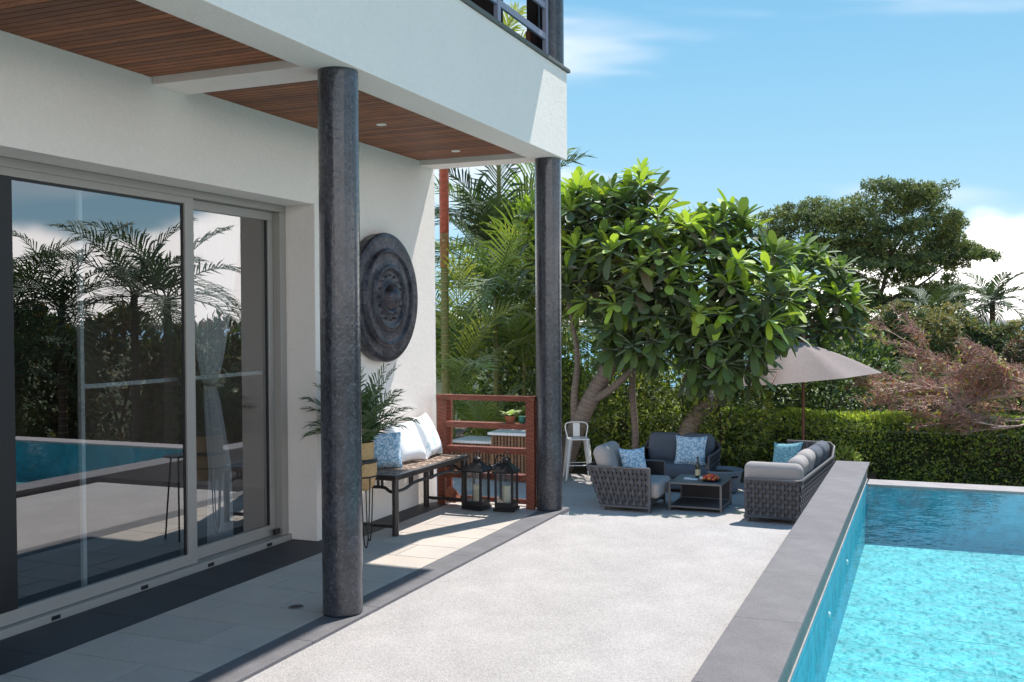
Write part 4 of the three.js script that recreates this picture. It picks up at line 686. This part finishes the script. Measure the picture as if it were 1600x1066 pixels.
// ================================================================ VEGETATION
// frangipani: rosettes of long leaves on forked limbs
function frangipani(label, base, trunk, blobs, tipCount, seed, leafLen, singles, dark = 0, forks = []) {
  const t = thing('frangipani_tree', label, 'tree', base.toArray()); reseed(seed);
  const tips = [], sum = blobs.reduce((a, [, r]) => a + r.x * r.y, 0);
  let guard = 0; while (tips.length < tipCount && guard++ < 9000) {
    let k = rnd() * sum, b = 0; while (k > blobs[b][1].x * blobs[b][1].y && b < blobs.length - 1) { k -= blobs[b][1].x * blobs[b][1].y; b++; }
    const [c, r] = blobs[b], d = randDir(), s = Math.pow(rr(0.25, 1), 0.45), p = V(c.x + d.x * r.x * s, c.y + d.y * r.y * s, c.z + d.z * r.z * s);
    if (tips.some((q) => q.distanceTo(p) < 0.3)) continue; tips.push(p);
  }
  const loc = (p) => p.clone().sub(base), wood = [], top = loc(trunk[trunk.length - 1]);
  wood.push(tube(trunk.map(loc), trunk.map((_, i) => mix(0.19, 0.13, i / (trunk.length - 1))), 10, 14));
  for (const f of forks) wood.push(tube(f.map(loc), [0.085, 0.06, 0.035], 8, 10));
  skeleton(top, tips.map(loc), 0.095, wood); part('trunk', merge(wood), M.bark, t);
  const all = [];
  const cen = blobs.reduce((a, [c]) => a.add(c), V()).multiplyScalar(1 / blobs.length);
  for (const tip of tips) {
    const n = 14 + Math.floor(rnd() * 9), out = tip.clone().sub(cen); out.y *= 0.7; out.normalize().multiplyScalar(0.55).add(V(0, 0.75, 0)).normalize();
    if (tip.y < cen.y - 0.5) out.set(out.x, out.y * 0.2 - 0.25, out.z).normalize();
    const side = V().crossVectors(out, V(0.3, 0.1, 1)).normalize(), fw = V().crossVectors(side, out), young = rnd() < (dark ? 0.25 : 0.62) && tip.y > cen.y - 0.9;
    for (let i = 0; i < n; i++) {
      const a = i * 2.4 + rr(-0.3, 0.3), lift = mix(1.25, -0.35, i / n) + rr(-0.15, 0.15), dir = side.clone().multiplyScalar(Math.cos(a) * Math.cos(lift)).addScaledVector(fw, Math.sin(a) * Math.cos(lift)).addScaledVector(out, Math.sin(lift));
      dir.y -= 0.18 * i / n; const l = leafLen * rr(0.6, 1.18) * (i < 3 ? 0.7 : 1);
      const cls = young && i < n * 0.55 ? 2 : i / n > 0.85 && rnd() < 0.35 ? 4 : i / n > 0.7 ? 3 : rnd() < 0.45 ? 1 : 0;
      all.push({ p: loc(tip).addScaledVector(out, 0.05 * (1 - i / n)), q: aim(dir, rr(-0.35, 0.35)), l, cls, near: tip.distanceTo(camera.position) - 0.6 * (tip.y - 2) + (i / n > 0.8 ? 2 : 0) });
    }
  }
  all.sort((a, b) => a.near - b.near);
  const obov = (t) => t < 0.68 ? Math.pow(Math.sin(t / 0.68 * Math.PI / 2), 1.15) : Math.sqrt(Math.max(0, 1 - ((t - 0.68) / 0.34) ** 2)), geos = [0.14, 0.34].map((dr) => leafGeo(1, 0.32, 7, 0.2, dr, obov, 0.35));
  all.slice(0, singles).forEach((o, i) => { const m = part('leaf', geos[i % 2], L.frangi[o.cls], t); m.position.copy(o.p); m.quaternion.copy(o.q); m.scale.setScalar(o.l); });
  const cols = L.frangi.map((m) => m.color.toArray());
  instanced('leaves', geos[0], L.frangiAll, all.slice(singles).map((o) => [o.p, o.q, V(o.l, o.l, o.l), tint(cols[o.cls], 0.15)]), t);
  return t;
}
const E3 = (x, y, z, a, b, c) => [V(x, y, z), V(a, b, c)];
frangipani('big frangipani tree with thick leaning grey trunk arching over the lounge', V(-6.3, -0.05, -17.7),
  [V(-6.3, -0.05, -17.7), V(-6.05, 0.6, -17.6), V(-5.75, 1.2, -17.5), V(-5.4, 1.75, -17.4), V(-5.1, 2.2, -17.3)],
  [E3(-5.5, 4.1, -16.9, 0.75, 1.15, 0.9), E3(-4.7, 3.7, -16.9, 0.9, 1.25, 1.0), E3(-3.7, 3.5, -17.1, 0.95, 1.05, 1.1), E3(-2.75, 3.15, -17.0, 0.75, 1.0, 0.9), E3(-4.4, 2.55, -16.9, 0.85, 0.5, 0.8), E3(-3.2, 2.25, -17.0, 0.75, 0.6, 0.8), E3(-6.2, 4.1, -17.2, 0.6, 1.0, 0.7), E3(-4.6, 4.9, -16.9, 0.3, 0.4, 0.4), E3(-3.0, 4.3, -17.0, 0.3, 0.35, 0.4)], 275, 17, 0.45, 300, 0, [[V(-6.0, 0.75, -17.6), V(-5.95, 1.4, -17.4), V(-5.85, 2.1, -17.3), V(-6.0, 3.2, -17.2)], [V(-5.7, 1.3, -17.5), V(-5.2, 1.55, -17.2), V(-4.7, 2.0, -17.0), V(-4.3, 2.6, -16.9)], [V(-5.9, 1.0, -17.55), V(-5.55, 1.8, -17.7), V(-5.4, 2.8, -17.6)]]);
frangipani('smaller darker frangipani tree growing behind the parasol', V(-4.25, -0.05, -18.5),
  [V(-4.25, -0.05, -18.5), V(-4.1, 0.8, -18.6), V(-3.6, 1.4, -18.9), V(-2.7, 2.1, -19.6)],
  [E3(-2.1, 3.2, -20.2, 0.85, 1.0, 0.8), E3(-1.65, 3.0, -20.2, 0.5, 0.75, 0.6), E3(-2.7, 2.6, -20.2, 0.7, 0.8, 0.7)], 70, 23, 0.4, 120, 1);
{
  const t = thing('slim_tree', 'slim pale straight tree trunk behind the left armchair', 'tree', [-5.0, -0.05, -18.0]);
  part('trunk', tube([V(0, 0, 0), V(0.02, 0.8, 0), V(-0.03, 1.6, 0.02), V(0.05, 2.4, 0)], [0.075, 0.065, 0.06, 0.05], 9, 10), M.bark, t); reseed(8);
  const l = []; for (let k = 0; k < 90; k++) { const d = randDir(); d.y = Math.abs(d.y) - 0.3; l.push([V(d.x * 0.5, 2.2 + d.y * 0.6, d.z * 0.5), aim(d), V(0.3, 0.3, 0.3), tint([0.06, 0.13, 0.025])]); } instanced('crown', leafGeo(1, 0.3, 3, 0.2, 0.3), L.frangiAll, l, t);
}
// palms
function palm(name, label, base, h, fronds, fl, leaflet, seed, opt = {}) {
  const t = thing(name, label, opt.cat ?? 'palm tree', base.toArray(), opt.group); reseed(seed); const lean = V(opt.lx ?? 0, 0, opt.lz ?? 0);
  const P = (k) => V(lean.x * k * k, h * k, lean.z * k * k), r = opt.r ?? 0.06;
  part('trunk', tube([0, 0.25, 0.5, 0.75, 1].map(P), [r * 1.2, r, r * 0.95, r * 0.9, r * 0.8], 9, 12), opt.bark ?? M.greenStem, t);
  { const rings = []; for (let k = 0.08; k < (opt.shaft ? 0.72 : 0.95); k += 0.16 / h * (h > 1 ? 1 : 3)) rings.push(new THREE.TorusGeometry(r * (1.06 - 0.14 * k), r * 0.07, 4, 10).rotateX(Math.PI / 2).translate(P(k).x, P(k).y, P(k).z)); if (h > 1) part('ring_scars', merge(rings), M.straw, t); }
  if (opt.shaft) part('lower_sheath', tube([P(0.62), P(0.68), P(0.722)], [r * 1.04, r * 1.09, r * 1.12], 9, 4), M.orangeStem, t);
  if (opt.shaft) part('crownshaft', tube([P(0.72).add(V(0, 0, 0)), P(0.86), P(1), P(1).add(V(0, 0.15, 0))], [r * 1.12, r * 1.18, r * 1.02, r * 0.5], 9, 8), M.redStem, t);
  for (let k = 0; k < fronds; k++) {
    reseed(seed * 100 + k); const o = k / fronds, a = (opt.a0 ?? 0) + k * 2.4 + rr(-0.3, 0.3), mat = (opt.leaves ?? L.palm)[(k + seed) % 3];
    const f = part('frond', frondGeo(fl * rr(0.85, 1.1), opt.pairs ?? 34, leaflet, mix(opt.rise ?? 1.35, opt.low ?? 0.15, o), mix(0.9, opt.droop ?? 1.7, o), opt.lay ?? 0.3, opt.wid ?? 0.04, 0.02, seed * 31 + k, opt.keep ?? 1), mat, t);
    f.position.copy(P(1)); f.rotation.y = a; f.rotation.x = rr(-0.25, 0.25);
  }
  return t;
}
palm('sealing_wax_palm', 'slender palm with bright red crownshaft beside the end of the white wall', V(-8.0, -0.05, -16.3), 6.1, 9, 2.0, 0.62, 1, { shaft: 1, r: 0.075, a0: 0.3, rise: 1.2 });
palm('green_palm', 'tall green palm with drooping fronds close behind the shelf rack', V(-7.7, -0.05, -17.9), 3.3, 11, 2.3, 0.75, 2, { r: 0.05, a0: 1.0, wid: 0.05 });
palm('green_palm', 'shorter green palm with stiff upright fronds at the end of the wall', V(-8.15, -0.05, -16.9), 1.5, 11, 2.4, 0.7, 3, { r: 0.05, a0: 0.1, rise: 1.5, low: 0.7, droop: 1.2, wid: 0.05 });
palm('green_palm', 'tall feathery palm between the white wall and the far column', V(-7.2, -0.05, -19.6), 2.9, 13, 2.4, 0.8, 4, { r: 0.06, a0: 2.0, wid: 0.05 });
palm('green_palm', 'dense feathery palm farthest back behind the shelf rack', V(-8.9, -0.05, -21.5), 3.9, 15, 2.9, 0.9, 5, { r: 0.07, a0: 0.7, wid: 0.06 });
palm('green_palm', 'low spiky young palm behind the left bar counter', V(-7.75, -0.05, -17.75), 0.3, 9, 1.5, 0.5, 6, { r: 0.04, a0: 0.4, rise: 1.4, low: 0.8, droop: 0.8 });
palm('green_palm', 'feathery palm rising behind the big frangipani crown', V(-6.6, -0.05, -21.5), 2.6, 12, 2.2, 0.8, 7, { r: 0.06, a0: 1.4, wid: 0.05 });
palm('green_palm', 'bright yellow green palm in the middle of the gap behind the rack', V(-7.35, -0.05, -18.5), 2.0, 12, 2.3, 0.75, 12, { r: 0.05, a0: 0.9, rise: 1.45, low: 0.4, wid: 0.06 });
palm('green_palm', 'leafy palm just left of the far column with overlapping fronds', V(-6.9, -0.05, -20.4), 3.0, 13, 2.2, 0.75, 13, { r: 0.05, a0: 2.6, wid: 0.06 });
palm('green_palm', 'tall dark green palm behind the red crownshaft', V(-8.4, -0.05, -19.6), 4.3, 13, 2.4, 0.8, 14, { r: 0.06, a0: 1.7, wid: 0.06, leaves: L.darkPalm });
palm('green_palm', 'tall palm seen through the balcony railing', V(-8.3, -0.05, -19.5), 8.3, 9, 1.15, 0.45, 9, { r: 0.05, a0: 0.5 });
// shrubs: dense leaf masses with branching stems
function shrub(label, base, blobs, count, size, colors, seed, opt = {}) {
  const t = thing(opt.name ?? 'shrub', label, opt.cat ?? 'shrub', base.toArray(), opt.group); reseed(seed);
  const rel = blobs.map(([c, r]) => [c.clone().sub(base), r]); const wood = [];
  for (const [c, r] of rel) for (let k = 0; k < 3; k++) wood.push(tube([V(0, 0, 0), V(c.x * 0.7, c.y * 0.55, c.z * 0.7), V(c.x + rr(-0.5, 0.5) * r.x, c.y + 0.5 * r.y, c.z + rr(-0.5, 0.5) * r.z)], [opt.stem ?? 0.03, (opt.stem ?? 0.03) * 0.7, 0.008], 6, 8));
  part(opt.woodName ?? 'stem', merge(wood), M.darkBark, t);
  instanced(opt.leafName ?? 'foliage', opt.geo ?? smallLeaf, opt.mat ?? L.shrub, leafCloud(rel, count, size, colors, opt.depth ?? 0.5, opt.lumps ?? 0.3, opt.fr ?? 1.4), t);
  return t;
}
const G1 = [0.05, 0.095, 0.018], G2 = [0.095, 0.165, 0.022], G3 = [0.2, 0.29, 0.032], G4 = [0.36, 0.43, 0.045], O1 = [0.28, 0.24, 0.05];
shrub('bright green leafy shrub behind the shelf rack, left of the far column', V(-7.5, -0.05, -19.4), [E3(-8.2, 1.2, -19.2, 1.0, 1.2, 0.8), E3(-7.2, 1.1, -19.0, 0.9, 1.1, 0.8)], 5200, 0.13, [G1, G2, G3, G4], 31);
shrub('glossy green shrub directly behind the white bar stool', V(-5.9, -0.05, -19.2), [E3(-6.2, 0.9, -19.0, 0.8, 0.95, 0.6), E3(-5.3, 0.95, -18.9, 0.8, 1.0, 0.6)], 5200, 0.11, [G1, G2, G3, G4], 32);
shrub('tall dark shrub behind the wide lounge chair', V(-3.9, -0.05, -19.3), [E3(-4.4, 1.1, -19.1, 0.8, 1.1, 0.6), E3(-3.5, 0.95, -19.0, 0.8, 1.0, 0.6)], 5200, 0.11, [G1, G2, G2, G3, G4], 33);
shrub('leafy shrub under the parasol edge left of its pole', V(-2.7, -0.05, -20.9), [E3(-2.9, 1.0, -20.9, 0.8, 0.9, 0.5), E3(-1.7, 1.2, -21.2, 0.8, 0.9, 0.5)], 4600, 0.11, [G1, G1, G2, G3], 34);
shrub('large dark background shrub far behind the lounge trees on the left', V(-8.6, -0.4, -24), [E3(-10, 1.7, -24, 1.8, 2.0, 1.0), E3(-7.6, 1.9, -24, 1.6, 2.0, 1.0), E3(-5.6, 1.6, -24, 1.5, 1.9, 1.0)], 9000, 0.2, [G1, G1, G2, G3], 35);
shrub('large background shrub far behind the frangipani on the right', V(-3.2, -0.4, -25), [E3(-4, 1.3, -25, 1.6, 1.6, 1.0), E3(-2.0, 1.1, -25, 1.5, 1.5, 1.0)], 7000, 0.19, [G1, G2, G3], 36);
shrub('lime green low plant at the far end of the coping wall', V(-1.3, -0.2, -18.45), [E3(-1.35, 0.3, -18.4, 0.22, 0.16, 0.15)], 130, 0.13, [G4, [0.3, 0.36, 0.05]], 37, { stem: 0.01 });
// clipped hedge
{
  const t = thing('hedge', 'long clipped box hedge beyond the pool edge and lounge', 'hedge', [1.2, -0.6, -20.1]); reseed(91); const list = [], x0 = -6.2, x1 = 9;
  part('core', bx(x0 - 1.2 + 0.1, x1 - 1.2, 0, 1.25, -0.3, 0.05), std({ color: C(0.03, 0.045, 0.015), roughness: 1 }), t);
  for (let i = 0; i < 60000; i++) {
    const top = rnd() < 0.33, x = rr(x0, x1) - 1.2, n = fbm3(x * 1.6, top ? 0 : rr(0, 1), 3, 3, 5); let y, z;
    const hgt = 1.54 + 0.1 * (fbm3(x * 2.2, 1, 0, 3, 8) - 0.5);
    if (top) { y = hgt + rr(-0.06, 0.03); z = rr(-0.5, 0.52); } else { y = rr(0.0, hgt); const q = fbm3(x * 1.3, y * 1.6, 0, 3, 19); if (q < 0.4 && rnd() < 0.55) continue; z = 0.5 + 0.26 * (q - 0.5) - 0.4 * rnd() * rnd(); }
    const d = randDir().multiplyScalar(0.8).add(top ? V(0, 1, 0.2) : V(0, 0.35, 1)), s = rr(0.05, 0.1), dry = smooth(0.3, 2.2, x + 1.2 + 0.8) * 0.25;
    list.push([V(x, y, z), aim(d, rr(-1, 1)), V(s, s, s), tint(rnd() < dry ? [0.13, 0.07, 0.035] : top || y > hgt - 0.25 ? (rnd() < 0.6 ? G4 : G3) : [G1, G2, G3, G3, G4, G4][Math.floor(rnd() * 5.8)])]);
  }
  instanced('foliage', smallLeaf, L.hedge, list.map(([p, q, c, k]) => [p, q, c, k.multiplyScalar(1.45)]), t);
}
// bare pinkish tree reaching in from the right, above the hedge
{
  const t = thing('bare_tree', 'half bare tree with pinkish twigs spreading over the hedge on the right', 'tree', [2.6, -0.6, -20.6]); reseed(131);
  const wood = [], tw = [], lv = [];
  wood.push(tube([V(0, 0, 0), V(-0.1, 1.0, 0.2), V(-0.15, 1.9, 0.4)], [0.13, 0.11, 0.09], 8, 8));
  const branch = (p, d, len, r, dep) => {
    const n = 6, pts = [p.clone()], dir = d.clone().normalize(); let q = p.clone();
    for (let i = 0; i < n; i++) { dir.add(V(rr(-0.22, 0.22), rr(-0.16, 0.16), rr(-0.2, 0.2))); dir.y = Math.max(dir.y, -0.16); dir.normalize(); q = q.clone().addScaledVector(dir, len / n); pts.push(q); if (dep < 3 && i > 0 && rnd() < (dep === 0 ? 0.95 : 0.7)) branch(q, dir.clone().add(V(rr(-0.7, 0.4), rr(-0.4, 0.36), rr(-0.7, 0.7))), len * rr(0.42, 0.62), r * 0.55, dep + 1); if (dep >= 2) { for (let k = 0; k < 2; k++) if (rnd() < 0.75) tw.push([q.clone(), aim(randDir().add(dir)), V(rr(0.1, 0.28), 1, 1), C(0.4 * rr(0.7, 1.2), 0.23 * rr(0.7, 1.2), 0.17)]); for (let k = 0; k < 4; k++) if (rnd() < 0.16 + 0.26 * smooth(-1.5, 0, q.x)) lv.push([q.clone().add(V(rr(-0.16, 0.16), rr(-0.05, 0.08), rr(-0.16, 0.16))), aim(randDir()), V(0.085, 0.085, 0.085), tint(rnd() < 0.35 ? [0.5, 0.24, 0.02] : rnd() < 0.3 ? [0.34, 0.13, 0.07] : G4)]); } }
    wood.push(tube(pts, pts.map((_, i) => r * (1 - 0.72 * i / n)), dep > 1 ? 4 : 6));
  };
  const o = V(-0.15, 1.9, 0.4);
  branch(o, V(-1, 0.05, 0.2), 2.3, 0.045, 0); branch(o.clone().add(V(0, 0.2, 0)), V(-1, 0.14, 0.1), 1.8, 0.036, 0); branch(o.clone().add(V(0, -0.4, 0)), V(-1, -0.02, 0.35), 2.0, 0.032, 0); branch(o, V(-0.9, 0.42, 0.1), 1.3, 0.04, 0); branch(o.clone().add(V(0, 0.1, 0)), V(-1, 0.1, -0.2), 2.0, 0.035, 0); branch(o, V(-0.6, 0.35, 0.5), 1.2, 0.035, 0); branch(o.clone().add(V(0, -0.2, 0)), V(-1, 0.12, 0.5), 1.5, 0.032, 0); branch(o, V(0.8, 0.6, 0), 2, 0.05, 0);
  part('trunk', merge(wood), M.pinkBark, t);
  const twig = tube([V(0, 0, 0), V(0.5, 0.06, 0), V(1, 0, 0.08)], [0.006, 0.005, 0.002], 4);
  instanced('twigs', twig, std({ color: C(1, 1, 1), roughness: 0.9 }), tw, t); instanced('foliage', smallLeaf, L.shrub, lv, t);
}
// wooded slope beyond
const FA = [0.06, 0.105, 0.025], FB = [0.1, 0.155, 0.032], FC = [0.19, 0.23, 0.045];
shrub('olive green bushy tree directly above the parasol tip', V(-1.6, -3, -34), [E3(-2.2, 1.0, -34, 1.7, 1.9, 1.3), E3(-0.7, 1.5, -34, 1.4, 1.7, 1.2), E3(-2.6, -0.9, -33, 2.0, 1.5, 1.2)], 14250, 0.2, [FA, FB, FC, O1], 51, { name: 'bushy_tree', cat: 'tree', stem: 0.12, geo: clumpGeo, mat: L.far, lumps: 0.4, fr: 1.1, depth: 0.5, woodName: 'trunk', leafName: 'crown' });
shrub('green bushy tree with yellowish tips right of centre beyond the hedge', V(1.0, -3, -36), [E3(0.6, 1.4, -36, 1.5, 1.6, 1.3), E3(1.9, 0.9, -36, 1.5, 1.7, 1.2), E3(1.2, -1.0, -35, 2.2, 1.5, 1.2)], 14250, 0.2, [FA, FB, FC, O1], 52, { name: 'bushy_tree', cat: 'tree', stem: 0.12, geo: clumpGeo, mat: L.far, lumps: 0.4, fr: 1.1, depth: 0.5, woodName: 'trunk', leafName: 'crown' });
shrub('reddish green bushy tree at the right edge beyond the hedge', V(3.4, -3, -33), [E3(3.0, 0.4, -33, 1.5, 1.6, 1.2), E3(4.3, 0.8, -33, 1.5, 1.8, 1.2), E3(3.0, -1, -32, 2.0, 1.5, 1.2)], 12000, 0.2, [FA, FB, O1, [0.16, 0.08, 0.04]], 53, { name: 'bushy_tree', cat: 'tree', stem: 0.12, geo: clumpGeo, mat: L.far, lumps: 0.4, fr: 1.1, depth: 0.5, woodName: 'trunk', leafName: 'crown' });
shrub('dark round bush low behind the hedge below the parasol', V(-1.2, -1.2, -26), [E3(-2.3, 0.4, -26, 1.5, 1.3, 1.0), E3(-0.4, 0.5, -26, 1.4, 1.3, 1.0), E3(1.3, 0.3, -26, 1.4, 1.2, 1.0), E3(3.0, 0.3, -26, 1.4, 1.2, 1.0)], 14000, 0.13, [G1, FA, FB, FC], 54, { stem: 0.05, geo: clumpGeo, mat: L.far });
// tall spreading rain tree far behind
{
  const b = V(-3.0, -6, -60);
  const blobs = [E3(-5.1, 7.6, -60, 3.1, 1.36, 2.4), E3(-2.7, 9.0, -60, 3.5, 1.36, 2.4), E3(-0.4, 9.4, -60, 2.1, 0.85, 1.9), E3(-6.9, 8.3, -60, 2.1, 0.93, 1.9), E3(-8.1, 7.5, -60, 1.3, 0.76, 1.2), E3(-1.7, 7.2, -60, 2.9, 1.19, 2.4), E3(-4.1, 6.2, -60, 2.5, 1.27, 2.3), E3(0.2, 8.1, -60, 1.5, 0.59, 1.4), E3(-3.7, 4.9, -60, 1.9, 1.06, 1.7), E3(-2.0, 5.4, -60, 1.5, 0.76, 1.4), E3(0.9, 6.2, -60, 1.7, 0.68, 1.5), E3(2.2, 6.3, -60, 1.2, 0.59, 1.1), E3(-0.4, 5.7, -60, 1.9, 0.59, 1.7), E3(-3.4, 4.0, -60, 1.9, 0.76, 1.7), E3(-1.1, 3.8, -60, 2.1, 0.68, 1.9), E3(0.6, 4.3, -60, 1.9, 0.76, 1.7)], main = blobs.slice();
  reseed(611); for (const [c, q] of main) for (let k = 0; k < 8; k++) { const d = randDir(); blobs.push([V(c.x + d.x * q.x * 1.0, c.y + d.y * q.y * 0.95, c.z + d.z * q.z * 0.95), V(q.x * rr(0.2, 0.36), q.y * rr(0.22, 0.4), q.z * 0.35)]); } blobs.splice(0, main.length, ...main.map(([c, q]) => [c, q.clone().multiply(V(0.74, 0.6, 0.7))]));
  const t = thing('rain_tree', 'tall spreading tree with flat layered crown on the skyline at right', 'tree', b.toArray()); reseed(61);
  const rel = blobs.map(([c, r]) => [c.clone().sub(b), r]), wood = [], tips = []; for (const [c, r] of rel.slice(0, 16)) for (let k = 0; k < 6; k++) tips.push(V(c.x + rr(-0.7, 0.7) * r.x, c.y - 0.1 * r.y, c.z + rr(-0.7, 0.7) * r.z));
  wood.push(tube([V(0, 0, 0), V(0.2, 5, 0), V(-0.4, 9, 0)], [0.45, 0.36, 0.3], 9, 8)); skeleton(V(-0.4, 9, 0), tips, 0.24, wood); part('trunk', merge(wood), M.darkBark, t);
  instanced('crown', clumpGeo, L.far, leafCloud(rel, 13000, 0.28, [FA, FB, FC, FC], 0.8, 0.35, 0.8), t);
}
palm('coconut_palm', 'distant coconut palm standing left of two on the right skyline', V(0.2, -5, -48), 8.0, 16, 1.9, 0.6, 71, { r: 0.14, bark: M.darkBark, pairs: 26, wid: 0.09, low: -0.35, droop: 1.5, rise: 1.1, leaves: L.darkPalm, group: 'distant coconut palms on the skyline' });
palm('coconut_palm', 'distant coconut palm nearest the right edge on the skyline', V(2.6, -5, -50), 8.5, 16, 1.9, 0.6, 72, { r: 0.14, bark: M.darkBark, pairs: 26, wid: 0.09, low: -0.35, droop: 1.6, rise: 1.1, leaves: L.darkPalm, group: 'distant coconut palms on the skyline' });
shrub('far wooded ridge tree behind the coconut palms at right', V(3.5, -8, -58), [E3(2.6, 0.6, -58, 2.2, 1.8, 1.6), E3(5.6, 0.2, -58, 2.4, 2.0, 1.6), E3(-0.6, 0.6, -58, 2.2, 1.8, 1.6)], 6000, 0.34, [FA, FB, FC], 56, { geo: clumpGeo, mat: L.far, name: 'bushy_tree', cat: 'tree', stem: 0.2, woodName: 'trunk', leafName: 'crown' });
// garden beyond the right end of the pool edge: what the sliding door mirrors
const gp = { r: 0.1, bark: M.darkBark, wid: 0.06, pairs: 26, low: -0.1, droop: 1.8, rise: 1.25, leaves: L.darkPalm, group: 'garden palms mirrored in the sliding door' };
palm('garden_palm', 'arching garden palm mirrored in the right door pane', V(6.6, -1, -18.0), 4.3, 10, 2.2, 0.65, 81, gp);
palm('garden_palm', 'arching garden palm mirrored just left of the middle stile', V(8.0, -1, -18.5), 4.4, 13, 2.4, 0.7, 82, gp);
palm('garden_palm', 'full garden palm mirrored above the insect screen rail', V(9.2, -1, -17.5), 4.1, 13, 2.4, 0.7, 83, gp);
palm('garden_palm', 'dense garden palm mirrored in the left door pane', V(10.6, -1, -17.5), 4.2, 13, 2.4, 0.7, 84, gp);
palm('garden_palm', 'leftmost garden palm mirrored in the left door pane', V(12.2, -1, -17), 4.2, 13, 2.4, 0.7, 85, gp);
palm('garden_palm', 'short garden palm mirrored below the taller ones', V(9.6, -1, -16), 2.6, 12, 2.1, 0.7, 86, { ...gp, keep: 0.9 });
shrub('dark garden shrubs beyond the pool mirrored in the sliding door', V(10, -1, -20), [E3(4.5, 0.9, -20, 1.6, 2.0, 1), E3(7.0, 0.9, -20, 1.7, 2.0, 1), E3(9.4, 1.0, -19.5, 1.7, 2.1, 1), E3(11.8, 1.0, -19, 1.8, 2.1, 1), E3(14.2, 1.0, -18.5, 1.8, 2.1, 1), E3(16.6, 1.0, -17, 1.8, 2.1, 1)], 30000, 0.22, [G1, G1, G2, O1, [0.16, 0.09, 0.03]], 57, { stem: 0.06 });

scene.traverse((o) => { if (o.isMesh) { o.castShadow = true; o.receiveShadow = true; } });
renderer.render(scene, camera);
